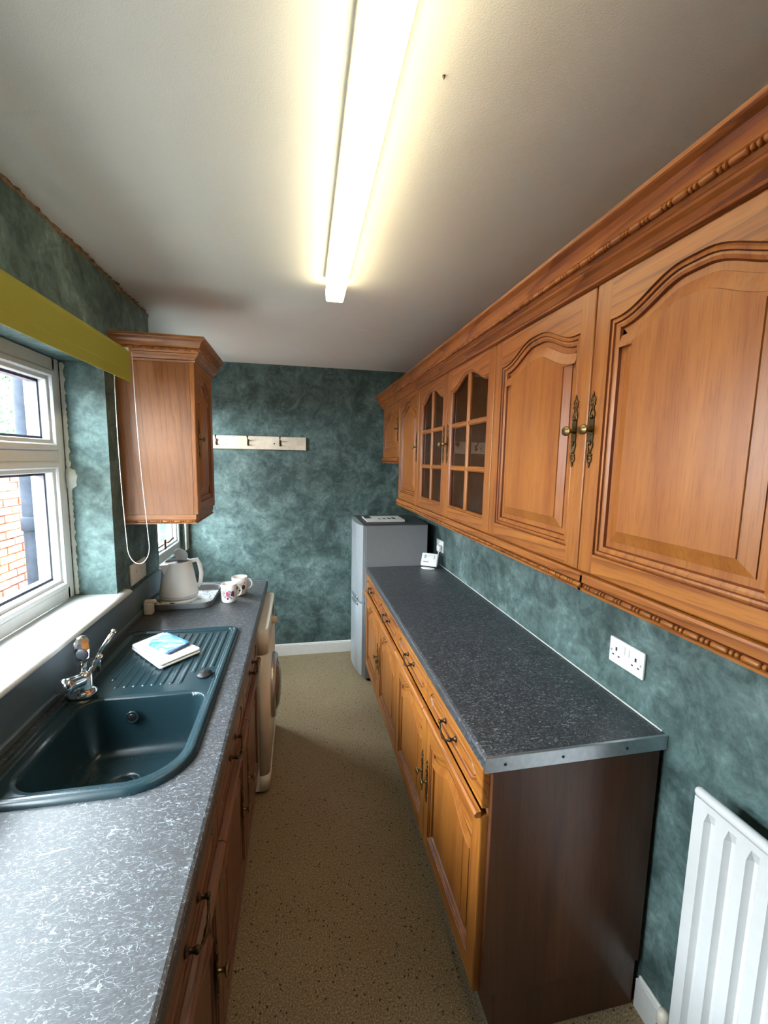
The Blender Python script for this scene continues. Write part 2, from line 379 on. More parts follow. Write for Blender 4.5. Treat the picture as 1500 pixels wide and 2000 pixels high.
# ------------------------------------------------------------------ windows
def frame_ring(g, x0, x1, y0, y1, z0, z1, t, b=.004, mat=0):
    g.box(x0, x1, y0, y0+t, z0, z1, b, mat).box(x0, x1, y1-t, y1, z0, z1, b, mat)
    g.box(x0, x1, y0+t*.6, y1-t*.6, z0, z0+t, b, mat).box(x0, x1, y0+t*.6, y1-t*.6, z1-t, z1, b, mat)
def window(name, W, xin, mull, trans, label, fr=.05, sash=.042):
    root = thing(name, label, None, (xin, (W[0]+W[1])/2, W[2]), kind='structure')
    y0, y1, z0, z1 = W; z0 += .03
    g = G(); frame_ring(g, xin-.07, xin, y0, y1, z0, z1, fr)
    ys = [y0+fr]+[a for m in mull for a in (m-.03, m+.03)]+[y1-fr]
    zs = [z0+fr]+[a for m in trans for a in (m-.022, m+.022)]+[z1-fr]
    for m in mull: g.box(xin-.07, xin-.001, m-.03, m+.03, z0+fr*.6, z1-fr*.6, .004)
    for m in trans: g.box(xin-.069, xin-.002, y0+fr*.6, y1-fr*.6, m-.022, m+.022, .004)
    g.build('window_frame', M['pvc'], root)
    for a in range(0, len(ys), 2):
        for b in range(0, len(zs), 2):
            p = (ys[a], ys[a+1], zs[b], zs[b+1])
            g = G(); frame_ring(g, xin-.055, xin+.008, *p, sash*.62, .005)
            frame_ring(g, xin-.05, xin-.004, p[0]+sash*.55, p[1]-sash*.55, p[2]+sash*.55, p[3]-sash*.55, sash*.45, .003)
            s_ = g.build('sash', M['pvc'], root)
            g = G(); q = sash; frame_ring(g, xin-.062, xin-.03, p[0]+q*.9, p[1]-q*.9, p[2]+q*.9, p[3]-q*.9, .014, 0.)
            g.build('gasket', M['gasket'], s_)
            G().box(xin-.034, xin-.030, p[0]+q*.9, p[1]-q*.9, p[2]+q*.9, p[3]-q*.9).build('pane', M['glass'], s_)
    return root
w1 = window('window_1', W1, -.93, [.69, 1.33], [1.672], 'white plastic window over the sink looking onto a brick garden wall')
w2 = window('window_2', W2, -.905, [], [1.75], 'narrow white plastic window behind the kettle in the far corner')
structure(G().box(-1.049, -1.001, 1.940, 1.9595, 1.075, 2.048, .003).build('trim_2', M['gasket']))
# window handle (far window) and lumpy caulk bead round window 1
G().box(-.897, -.885, 3.06, 3.08, 1.05, 1.12, .004).tube([(-.885, 3.07, 1.10), (-.87, 3.07, 1.10), (-.868, 3.12, 1.105), (-.868, 3.18, 1.11)], .007, 8).build('window_handle', M['brass_dark'], w2)
g = G(); rs = []
for k in range(90):
    z = 1.095+k/89*(2.04-1.095); r = .006+.005*abs(math.sin(k*.7)+.6*math.sin(k*1.9+1))*.6+(.012 if 42 < k < 50 else 0)
    rs.append([(-.926, 1.96, z), (-.926+.2*r, 1.96-r, z), (-.926+r, 1.96-.7*r, z), (-.926+1.6*r, 1.96, z)])
g.rings(rs, closed=False).build('caulk_bead', M['caulk'], w1)
# sill
g = G(); prof = [(-.93, 1.062), (-.752, 1.062), (-.742, 1.064), (-.736, 1.07), (-.736, 1.078), (-.742, 1.085), (-.752, 1.088), (-.93, 1.090)]
ys = [.50, .506, 2.004, 2.010]
def prof_at(y, k): return [(p[0], y, 1.075+(p[1]-1.075)*k) for p in prof]
g.rings([prof_at(.0405, .7), prof_at(.0465, 1), prof_at(1.9598, 1)], cap0=True, cap1=True)
pf = [(max(p[0], XL+.0005), p[1]) for p in prof]
g.rings([[(p[0], y, 1.075+(p[1]-1.075)*k) for p in pf] for y, k in ((1.9598, 1), (2.03, 1), (2.037, .6))], cap0=False, cap1=True)
tag(g.build('window_sill', M['sill']), 'white painted sill board with rounded nose under the big window', 'window sill')

# ------------------------------------------------------------------ outside
structure(G().box(-1.05, XR+.2, -4.0, 7.0, H+.13, 5.6).build('added_shade_storey', M['shade_storey']))  # unseen storey, added to block sky and shade the garden wall
structure(G().box(-14, -1.05, -6, 14, -.3, .10).build('ground', M['paving']))
def brick_run(parent, p0, axis, n0, n1, courses, z0, L=.215, hb=.065, dep=.1, jt=.011, face=1, limit=None):
    L2 = L+jt; H2 = hb+jt; protos = []
    for v in range(8):
        gg = G(); j = rng.normal(0, .0022, 8)
        q = (L/2, dep/2, hb/2)
        dims = q if axis == 'x' else (q[1], q[0], q[2])
        gg.box(-dims[0], dims[0], -dims[1], dims[1], -dims[2], dims[2], .005)
        gg.v = [(x+rng.normal(0, .0012), y+rng.normal(0, .0012), z+rng.normal(0, .0012)) for x, y, z in gg.v]
        o = gg.build('brick', M['bricks'][v % 4]); protos.append(o.data); bpy.data.objects.remove(o)
    for c in range(courses):
        for k in range(n0, n1):
            a = (k+.5*(c % 2))*L2
            loc = [p0[0], p0[1], z0+(c+.5)*H2]
            loc[0 if axis == 'x' else 1] += a; loc[1 if axis == 'x' else 0] += rng.normal(0, .003)
            place('brick', protos[int(rng.integers(0, 8))], parent, loc)
gw = thing('garden_wall', 'weathered red brick garden wall seen through the big window', 'wall', (-2.75, 5.2, .10))
G().box(-2.97, -2.735, -3, 9.0, .10, 1.80).build('mortar', M['mortar'], gw)
g = G(); yy = -3.
while yy < 8.9:
    L = .42; g.box(-3.0, -2.66, yy, yy+L-.006, 1.80, 1.85, .006); yy += L
o = g.build('coping', M['mortar'], gw)
brick_run(gw, (-2.74, 3.30), 'y', 0, 13, 22, .115)
g = G()
for c in range(22):
    for k in list(range(-20, 0))+list(range(13, 24)):
        y = 3.30+(k+.5*(c % 2))*.226; g.box(-2.79, -2.69+rng.normal(0, .002), y-.107, y+.107, .115+c*.076+.0055, .115+c*.076+.0705, 0, int(rng.integers(0, 4)))
tag(g.build('outer_bricks', M['bricks'], gw), kind='stuff')
pier = thing('brick_pier', 'narrow brick wall stub behind the black downpipe', 'wall', (-1.66, 3.08, .10))
G().box(-1.63, -1.522, 3.03, 3.22, .10, 3.0).build('mortar', M['mortar'], pier)
for c in range(38):
    off = .0 if c % 2 else -.06
    for x0, x1 in (((-1.632, -1.512),) if c % 2 else ((-1.628, -1.506),)):
        d = rng.normal(0, .003); G().box(x0, x1+d, 2.995, 3.225, .105+c*.076, .105+c*.076+.065, .005).build('brick', M['bricks'][int(rng.integers(0, 4))], pier)
dp = thing('drainpipe', 'thick black downpipe outside the big window', 'pipe', (-1.585, 2.93, .10))
G().tube([(-1.585, 2.93, .10), (-1.585, 2.93, 1.0), (-1.585, 2.93, 2.0), (-1.585, 2.93, 3.0)], .052, 24).build('pipe', M['pipe'], dp)
for z in (.62, 1.26, 2.5):
    G().lathe([(.052, -.045), (.062, -.04), (.062, .03), (.057, .04), (.052, .045)], (-1.585, 2.93, z), n=24).build('collar', M['pipe'], dp)
bush = thing('tree', 'pale leafy tree behind the brick garden wall', 'tree', (-4.8, 8.7, .10))
G().tube([(-4.8, 8.7, .1), (-4.75, 8.65, 1.2), (-4.8, 8.8, 2.6)], [.14, .11, .05], 10).build('trunk', M['bark'], bush)
N = 9000; cen = rng.normal(0, 1, (N, 3)); cen /= np.linalg.norm(cen, axis=1)[:, None]; cen *= (rng.random(N)**.45)[:, None]
cen = cen*np.array([1.6, 2.3, 2.1])+np.array([-4.8, 8.7, 3.0]); cen = cen[cen[:, 2] > .3]
a = rng.normal(0, 1, cen.shape); a /= np.linalg.norm(a, axis=1)[:, None]; b = np.cross(a, rng.normal(0, 1, cen.shape)); b /= np.linalg.norm(b, axis=1)[:, None]
s1 = (.05+.05*rng.random(len(cen)))[:, None]
V = np.stack([cen-a*s1, cen+b*s1*.45, cen+a*s1, cen-b*s1*.45], 1).reshape(-1, 3)
me = bpy.data.meshes.new('foliage'); me.from_pydata((V-np.array([-4.8, 8.7, .10])).tolist(), [], np.arange(len(V)).reshape(-1, 4).tolist()); me.materials.append(M['leaf'])
fo = bpy.data.objects.new('foliage', me); COL.objects.link(fo); fo.parent = bush; tag(fo, kind='stuff')

# ------------------------------------------------------------------ joinery: doors, drawers, handles
def offset_poly(P, d):                      # P counter-clockwise, inward offset d
    n = len(P); out = []
    for i in range(n):
        p0, p1, p2 = P[i-1], P[i], P[(i+1) % n]
        e1 = ((p1[0]-p0[0]), (p1[1]-p0[1])); e2 = ((p2[0]-p1[0]), (p2[1]-p1[1]))
        l1 = math.hypot(*e1); l2 = math.hypot(*e2); n1 = (-e1[1]/l1, e1[0]/l1); n2 = (-e2[1]/l2, e2[0]/l2)
        k = 1+n1[0]*n2[0]+n1[1]*n2[1]; k = max(k, .35)
        out.append((p1[0]+(n1[0]+n2[0])/k*d, p1[1]+(n1[1]+n2[1])/k*d))
    return out
def arch_outline(W, Hh, st, br, sh, rise, n=28):
    x0, x1 = st, W-st; P = [(x0, br), (x1, br), (x1, Hh-sh)]
    w_ = x1-x0; fl = .05*w_; c = (x0+x1)/2
    for k in range(n+1):
        t = k/n; x = x1-fl-(w_-2*fl)*t; s = 1-abs(2*t-1)
        P.append((x, Hh-sh+rise*(.5-.5*math.cos(PI*min(1, s*1.12)))))
    P.append((x0, Hh-sh)); return P
def arch_top(P, x):
    top = sorted([p for p in P[2:]], key=lambda p: p[0])
    for a, b in zip(top, top[1:]):
        if a[0] <= x <= b[0]: return a[1]+(b[1]-a[1])*((x-a[0])/max(1e-9, b[0]-a[0]))
    return top[0][1]
def make_door(T, W, Hh, parent, st=.05, br=.05, sh=.10, rise=.05, glazed=False, th=.02, lip=False, name='door', mats=('oak_v', 'oak_h', 'oak_glaze', 'oak_panel')):
    P = arch_outline(W, Hh, st, br, sh, rise); g = G(); e = .004
    def R3(pts, d): return [T(p[0], p[1], d) for p in pts]
    rect = lambda i: [(i, i), (W-i, i), (W-i, Hh-i), (i, Hh-i)]
    g.rings([R3(rect(0), -th), R3(rect(0), -.005), R3(rect(.0012), -.0015), R3(rect(e), 0)], mat=0, smooth=False)
    g.poly(R3(rect(0), -th), 0)
    x0, x1 = P[0][0], P[1][0]
    # stiles and rails of the face
    g.add(R3([(e, e), (x0, e), (x0, Hh-e), (e, Hh-e)], 0), [(0, 1, 2, 3)], 0)
    g.add(R3([(x1, e), (W-e, e), (W-e, Hh-e), (x1, Hh-e)], 0), [(0, 1, 2, 3)], 0)
    g.add(R3([(x0, e), (x1, e), (x1, br), (x0, br)], 0), [(0, 1, 2, 3)], 1)
    arc = P[2:]
    for a, b in zip(arc, arc[1:]): g.add(R3([a, (a[0], Hh-e), (b[0], Hh-e), b], 0), [(0, 1, 2, 3)], 1)
    if not glazed:
        pr = [(0, 0), (.0022, -.0042), (.0062, -.0020), (.0105, -.0026), (.0128, -.0062), (.017, -.0062), (.023, -.0085), (.026, -.014)]
        mt = [2, 0, 0, 2, 0, 0, 2]
    else:
        pr = [(0, 0), (.0015, -.002), (.005, -.001), (.010, -.005), (.0125, -.010), (.0125, -.0199)]; mt = [2, 0, 0, 2, 2]
    g.rings([R3(offset_poly(P, o), d) for o, d in pr], mats=mt, smooth=False)
    if glazed:
        inn = offset_poly(P, .0125)
    if lip:        # projecting moulded top edge
        pl = [(-.001, .001), (-.001, .012), (.002, .019), (.010, .020), (.016, .014), (.018, .001)]
        g.rings([[T(x, Hh-.001+q[0], q[1]-.001) for q in pl] for x in (0, W)], cap0=True, cap1=True, mat=1, smooth=False)
    door = g.build(name, [M[k] for k in mats[:3]], parent)
    if not glazed:
        g = G(); q = [(.026, -.0142), (.040, -.0142), (.0405, -.0120), (.066, -.0048), (.067, -.0022)]
        rr = [R3(offset_poly(P, o), d) for o, d in q]; g.rings(rr, mats=[0, 1, 0, 0], smooth=False); g.poly(rr[-1], 0)
        g.build('panel', [M[mats[3]], M[mats[2]]], door)
    else:
        xa, xb = x0+.0125, x1-.0125; za = br+.0125; cx = W/2; bw = .011
        hh = [br+(Hh-sh-br)*.345, br+(Hh-sh-br)*.70]
        cols = [(xa-.003, cx-.003), (cx+.003, xb+.003)]; rows = [(za-.003, hh[0]-.003), (hh[0]+.003, hh[1]-.003), (hh[1]+.003, None)]
        bars = [(cx-bw, cx+bw, za-.002, arch_top(inn, cx)+.003)]+[(a_, b_, h-bw, h+bw) for h in hh for a_, b_ in ((xa-.002, cx-bw*.9), (cx+bw*.9, xb+.002))]
        for k, (a, b, c, d) in enumerate(bars):
            gg = G(); i = .005
            gg.rings([R3([(a, c), (b, c), (b, d), (a, d)], -.018), R3([(a, c), (b, c), (b, d), (a, d)], -.009), R3([(a+i*(k == 0), c+i*(k > 0)), (b-i*(k == 0), c+i*(k > 0)), (b-i*(k == 0), d-i*(k > 0)), (a+i*(k == 0), d-i*(k > 0))], -.003)], cap0=True, cap1=True, smooth=False)
            gg.build('glazing_bar', M[mats[0] if k == 0 else mats[1]], door)
        for a, b in cols:
            for c, d in rows:
                if d is None:
                    xs = [a+(b-a)*k/10 for k in range(11)]
                    pts = [(a, c), (b, c)]+[(x, arch_top(inn, min(max(x, xa), xb))+.002) for x in xs[::-1]]
                else: pts = [(a, c), (b, c), (b, d), (a, d)]
                G().prism(R3(pts, -.0165), Vector(T(0, 0, .003))-Vector(T(0, 0, 0))).build('pane', M['smoked'], door)
    return door
def handle_mesh():
    g = G()                                   # lies in XZ, outward -Y... plate at y=0, out = +Y
    def ring(cz, rx, rz, r=.0016, n=14): g.tube([(rx*math.cos(2*PI*k/n), .002, cz+rz*math.sin(2*PI*k/n)) for k in range(n)], r, 5, closed=True)
    pl = [(-.0055, -.026), (-.0065, -.018), (-.0065, .018), (-.0055, .026), (.0055, .026), (.0065, .018), (.0065, -.018), (.0055, -.026)]
    g.prism([(x, 0, z) for x, z in pl], (0, .003, 0))
    for s in (1, -1):
        for sd in (1, -1):
            g.tube([(sd*.0035, .002, s*.025), (sd*.0062, .0025, s*.033), (sd*.0055, .0025, s*.041), (sd*.0022, .0025, s*.050), (sd*.0022, .0025, s*.056)], .0018, 5)
            g.ball((sd*.0048, .002, s*.059), .0028, 6)
        g.tube([(0, .0025, s*.025), (0, .004, s*.032), (0, .003, s*.037)], [.002, .0026, .001], 6)
        ring(s*.069, .0058, .0085); g.ball((0, .002, s*.069), .0022, 6)
        g.ball((0, .002, s*.0805), .0028, 6); g.tube([(0, .002, s*.082), (0, .002, s*.090)], [.0026, .0006], 6)
    g.lathe([(.0062, 0), (.0045, .004), (.004, .016), (.006, .019), (.0115, .0215), (.0122, .0245), (.0112, .0268), (.0104, .0272), (.0085, .029), (1e-5, .031)], (0, .002, 0), 'y', 16, mat=1)
    g.v = [(x*1.4, y*.9, z) for x, y, z in g.v]; o = g.build('handle', [M['bronze'], M['brass']]); me = o.data; bpy.data.objects.remove(o); return me
HANDLE = handle_mesh()
def pull_mesh():
    g = G(); L = .048
    for s in (1, -1):
        g.lathe([(.0095, 0), (.0095, .002), (.006, .004), (.0045, .010), (.0055, .016), (.0075, .019), (.006, .023), (1e-5, .0245)], (s*L, 0, .006), 'y', 12)
    n = 22; P = []; R = []
    for k in range(n+1):
        t = k/n*2-1; P.append((t*L, .019+.006*(1-t*t), .004-.020*(1-abs(t)**2.2))); u = abs(t)
        R.append(.0024+.0032*math.exp(-(u/.28)**2)+.0016*math.exp(-((u-.45)/.07)**2)+.001*math.exp(-((u-.8)/.08)**2))
    g.tube(P, R, 8); g.ball((0, .025, -.016), .0062, 8)
    o = g.build('pull', M['brass_dark']); me = o.data; bpy.data.objects.remove(o); return me
PULL = pull_mesh()
def make_drawer(T, W, Hh, parent, th=.02, mats=('oak_h', 'oak_glaze')):
    g = G(); e = .004
    def R3(pts, d): return [T(p[0], p[1], d) for p in pts]
    n = 10; hx = .020; hz = .028; P = []
    for s, xx in ((1, W-.05), (-1, .05)):     # shaped (bracket) ends
        for k in range(n+1):
            t = k/n; z = Hh/2+s*(-1+2*t)*(Hh/2-hz)
            u = abs(2*t-1); P.append((xx+s*(.014*math.cos(PI*u)-(.012 if u > .8 else 0)*(u-.8)/.2), z))
    rect = lambda i: [(i, i), (W-i, i), (W-i, Hh-i), (i, Hh-i)]
    g.rings([R3(rect(0), -th), R3(rect(0), -.005), R3(rect(.0012), -.0015), R3(rect(e), 0)], mat=0, smooth=False); g.poly(R3(rect(0), -th), 0)
    outer = R3(rect(e), 0); hole = R3(P, 0)
    tri = tessellate_polygon([[Vector(p) for p in outer], [Vector(p) for p in hole]]); g.add(outer+hole, tri, 0)
    pr = [(0, 0), (.003, -.0042), (.007, -.0018), (.011, -.0045), (.014, -.0022)]
    rr = [R3(offset_poly(P, o), d) for o, d in pr]; g.rings(rr, mats=[1, 0, 0, 1], smooth=False); g.poly(rr[-1], 0)
    return g.build('drawer', [M[k] for k in mats], parent)
def TR(x, y0, z0): return lambda a, h, d: (x-d, y0+a, z0+h)              # faces -x
def TLf(x, y0, z0): return lambda a, h, d: (x+d, y0+a, z0+h)             # faces +x
def carcass(parent, x0, x1, y0, y1, z0, z1, mat, openside, name='carcass', t=.016, top=True, shelf=None, inner=None):
    g = G(); a, b = (x0, x1)
    g.box(a, b, y0, y0+t, z0, z1).box(a, b, y1-t, y1, z0, z1).box(a, b, y0+t, y1-t, z0, z0+t)
    if top: g.box(a, b, y0+t, y1-t, z1-t, z1)
    if openside < 0: g.box(b-.006, b, y0+t, y1-t, z0+t, z1-t)
    else: g.box(a, a+.006, y0+t, y1-t, z0+t, z1-t)
    o = g.build(name, mat, parent)
    if shelf:
        for z in shelf: G().box(a+.03, b-.008, y0+t, y1-t, z, z+.016).build('shelf', mat, parent)
    return o

# ---- right wall units
gap = .0015
def wall_unit(y0, y1, z0, bounds, hs, label, glazed=False, st=.05):
    u = thing('wall_cabinet', label, 'cabinet', (XR, (y0+y1)/2, z0), 'wall cabinets')
    carcass(u, XU+.021, XR-.001, y0+.001, y1-.001, z0, ZT, M['inside'] if glazed else M['side'], -1, shelf=[1.66, 1.87] if glazed else None)
    for (a, b), hy in zip(bounds, hs):
        W = b-a-2*gap; small = (ZT-z0) < .5
        d = make_door(TR(XU, a+gap, z0), W, ZT-z0, u, glazed=glazed, st=st if not small else .06, rise=.05, sh=.10)
        place('handle', HANDLE, d, (XU, hy, 1.76 if not small else (ZT+z0)/2), PI/2)
    return u
wall_unit(.424, 1.441, ZB, [(.424, .924), (.924, 1.441)], [.908, .972], 'oak wall cabinet with two arched solid doors, nearest on the right')
wall_unit(1.441, 2.410, ZB, [(1.441, 1.937), (1.937, 2.410)], [1.937-.028, 1.937+.028], 'oak wall cabinet with two glazed doors of six panes each', True)
wall_unit(2.410, 2.892, ZB, [(2.410, 2.892)], [2.410+.035], 'narrow oak wall cabinet with one solid arched door beyond the glazed pair')
wall_unit(2.892, 3.468, 1.70, [(2.892, 3.468)], [2.892+.05], 'short oak wall cabinet above the fridge freezer')
# swept mouldings
def sweep_L(prof, y0, y1, xback, g, ret=True, mat=0, mirror_near=False):
    """profile (proj, z): runs along y at x = XU-proj, mitred return at far end y1 to the wall"""
    rs = [[(XU-p, y0, z) for p, z in prof], [(XU-p, y1+p, z) for p, z in prof]]
    if ret: rs.append([(xback, y1+p, z) for p, z in prof])
    g.rings(rs, closed=True, cap0=True, cap1=True, cmats=colm(prof), smooth=False)
def colm(prof):
    m = [0]*len(prof)
    for k in (GROOVE.get(len(prof)) or ()): m[k] = 1
    return m
GROOVE = {22: (3, 8, 11), 10: (3, 4), 7: ()}
CORN = [(-.03, 2.088), (.004, 2.088), (.010, 2.091), (.012, 2.096), (.009, 2.100), (.012, 2.104), (.018, 2.111), (.026, 2.117), (.029, 2.121), (.027, 2.125), (.030, 2.128), (.033, 2.131), (.033, 2.144), (.036, 2.147), (.038, 2.153), (.042, 2.162), (.049, 2.171), (.059, 2.178), (.062, 2.181), (.062, 2.189), (.059, 2.191), (-.03, 2.191)]
def bobbins(g, x, y0, y1, z, r, barrel=.030, bead=.0075, axis='y'):
    y = y0
    def bar(a, b, rr):
        m = min(.004, (b-a)*.3)
        prof = [(rr*.35, a), (rr*.8, a+m*.3), (rr, a+m), (rr, b-m), (rr*.8, b-m*.3), (rr*.35, b)]
        g.lathe([(p, h) for p, h in prof], (x, 0, z) if axis == 'y' else (0, x, z), axis, 8, mat=0)
    while y < y1-.01:
        bar(y, min(y+barrel, y1), r); y += barrel+.002
        for k in range(2):
            if y+bead < y1: bar(y, y+bead, r*.92); y += bead+.0016
def cornice_right():
    root = thing('cornice', 'long oak cornice moulding on top of the right wall cabinets', 'moulding', (XU, 1.9, 2.10), 'oak cornices')
    g = G(); sweep_L(CORN, .40, 3.470, XR-.002, g); g.build('moulding', [M['oak_h'], M['oak_glaze']], root)
    g = G(); bobbins(g, XU-.0355, .41, 3.49, 2.1375, .0068); g.build('bead_strip', M['oak_h'], root)
cornice_right()
PEL = [(-.03, 1.4155), (.008, 1.4155), (.009, 1.410), (.009, 1.394), (.006, 1.391), (.006, 1.381), (.011, 1.379), (.011, 1.374), (-.012, 1.374), (-.03, 1.374)]
def pelmet(y0, y1, label, ret):
    root = thing('light_pelmet', label, 'moulding', (XU, (y0+y1)/2, 1.3955), 'oak pelmets')
    g = G(); sweep_L(PEL, y0, y1, XR-.002, g, ret); g.build('moulding', [M['oak_h'], M['oak_glaze']], root)
    g = G(); bobbins(g, XU-.0085, y0+.002, y1-.002, 1.3858, .0056); g.build('bead_strip', M['oak_h'], root)
pelmet(.424, .8895, 'near length of oak pelmet under the nearest wall cabinet door', False)
pelmet(.8905, 2.890, 'long far length of oak pelmet under the right wall cabinets', True)

PEL2 = [(p, z+.2835) for p, z in PEL]
p2 = thing('light_pelmet', 'short oak pelmet under the small cabinet above the fridge', 'moulding', (XU, 3.18, 1.68), 'oak pelmets')
g = G(); sweep_L(PEL2, 2.894, 3.462, XR-.002, g, True); g.build('moulding', [M['oak_h'], M['oak_glaze']], p2)

# ---- right base units and worktop
def base_unit(T, y0, hs, label, side, x_c0, x_c1, doors_n=2, drawers=True, extra=None):
    y1 = y0+.5*doors_n
    u = thing('base_cabinet', label, 'cabinet', ((x_c0+x_c1)/2, (y0+y1)/2, 0), 'base cabinets on the right' if side < 0 else 'base cabinets on the left')
    carcass(u, x_c0, x_c1, y0+.001, y1-.001, .165, .868, M['side'], side, top=False)
    px = (x_c0+.05, x_c0+.066) if side < 0 else (x_c1-.066, x_c1-.05)
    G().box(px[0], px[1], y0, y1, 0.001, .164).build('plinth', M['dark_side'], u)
    rz = PI/2 if side < 0 else -PI/2
    for k in range(doors_n):
        a = y0+.5*k+gap; W = .5-2*gap; xf = T(0, 0, 0)[0] if False else None
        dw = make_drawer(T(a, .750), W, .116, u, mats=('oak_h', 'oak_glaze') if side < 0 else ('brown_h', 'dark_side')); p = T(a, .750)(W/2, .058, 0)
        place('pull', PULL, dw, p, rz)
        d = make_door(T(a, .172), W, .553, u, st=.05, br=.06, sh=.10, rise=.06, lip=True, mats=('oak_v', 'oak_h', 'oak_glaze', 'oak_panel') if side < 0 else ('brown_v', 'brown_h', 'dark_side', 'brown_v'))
        q = T(a, .172)(hs[k] if hs[k] >= 0 else W+hs[k], .282, 0); place('handle', HANDLE, d, q, rz)
    return u
XD = .478
TRb = lambda a, z: TR(XD, a, z)
near = base_unit(TRb, .967, [-.03, .03], 'oak base cabinet nearest on the right, two drawers over two doors', -1, XD+.021, XR-.022)
base_unit(TRb, 1.967, [-.03, .03], 'oak base cabinet beside the fridge, two drawers over two doors', -1, XD+.021, XR-.022)
# end panel
ep = G().box(XD+.021, XR-.020, YN-.016, YN-.0005, .168, .8685, .0015).box(XD+.062, XR-.022, YN-.006, YN-.0005, .001, .1675)
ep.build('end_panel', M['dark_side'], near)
def worktop_right():
    root = thing('worktop', 'charcoal fibre-patterned worktop on the right with metal end strip', 'worktop', ((XRF+XR)/2, 1.967, .87), 'worktops')
    pr = [(XR-.0008, .870), (XRF+.004, .870), (XRF, .874), (XRF, .900), (XRF+.003, .907), (XRF+.010, .910), (XR-.0008, .910)]
    G().rings([[(x, y, z) for x, z in pr] for y in (YN-.0165, YFE)], cap0=True, cap1=True, smooth=False).build('top', M['laminate'], root)
    st = G().box(XRF-.001, XR-.001, YN-.0195, YN-.0166, .868, .9115, .0012).box(XRF-.001, XR-.001, YN-.0195, YN-.011, .9101, .9117, .0006).build('end_strip', M['alu'], root)
    for x in (.53, .70, .90): G().lathe([(.0045, 0), (.0042, .001), (.002, .0012)], (x, YN-.0196, .889), '-y', 10).build('screw', M['dark_ink'], st)
    G().box(XR-.006, XR-.0006, YN, YFE, .9101, .915, .002).build('sealant', M['caulk'], root)
worktop_right()

# ---- left units
TLb = lambda a, z: TLf(-.200, a, z)
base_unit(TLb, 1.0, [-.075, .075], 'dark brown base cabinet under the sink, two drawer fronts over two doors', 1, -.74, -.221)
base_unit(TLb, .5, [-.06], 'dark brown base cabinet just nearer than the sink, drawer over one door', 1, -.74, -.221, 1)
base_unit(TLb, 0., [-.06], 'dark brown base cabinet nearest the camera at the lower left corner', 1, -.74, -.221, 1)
SX0, SX1, SY0, SY1 = -.726, -.262, .975, 1.952
def worktop_left():
    root = thing('worktop', 'grey glinting fibre-patterned worktop on the left holding the sink', 'worktop', ((XLF+XL)/2, 1.3, .87), 'worktops')
    hx0, hx1, hy0, hy1 = SX0+.03, SX1-.03, SY0+.03, SY1-.03
    def run(xa, xb, y0, y1, nose):
        if nose: pr = [(xa, .870), (xb-.004, .870), (xb, .874), (xb, .900), (xb-.003, .907), (xb-.010, .910), (xa, .910)]
        else: pr = [(xa, .870), (xb, .870), (xb, .910), (xa, .910)]
        g.rings([[(x, y, z) for x, z in pr] for y in (y0, y1)], cap0=True, cap1=True, smooth=False)
    g = G(); run(XL+.001, XLF, -.15, hy0, True); run(XL+.001, XLF, hy1, YLE, True); run(hx1, XLF, hy0, hy1, True); run(XL+.001, hx0, hy0, hy1, False)
    g.prism([(hx1, hy0, .870), (hx1-.058, hy0, .870), (hx1, hy0+.058, .870)], (0, 0, .04))
    g.build('top', M['laminate'], root, fix=False)
    G().box(XL+.0008, XL+.014, -.15, YC-.02, .9105, 1.060, .003).box(XL+.0008, XL+.022, -.15, YC-.02, .9103, .935, .004).build('upstand', M['upstand'], root)
    G().box(XLF-.53, XLF-.004, YLE-.0, YLE+.0025, .872, .9125, .001).build('end_strip', M['alu'], root)
    # chip in the laminate
    n = 14; top = []; bot = []
    for k in range(n+1):
        t = k/n; x = -.500+.058*t; y = .845+.012*t; hgt = .0045*math.sin(PI*min(1, t*1.02))*(.6+.5*rng.random()); top.append((x, y+hgt, .9103)); bot.append((x, y-.2*hgt, .9103))
    G().poly(bot+top[::-1]).build('chip', M['paper'], root)
worktop_left()

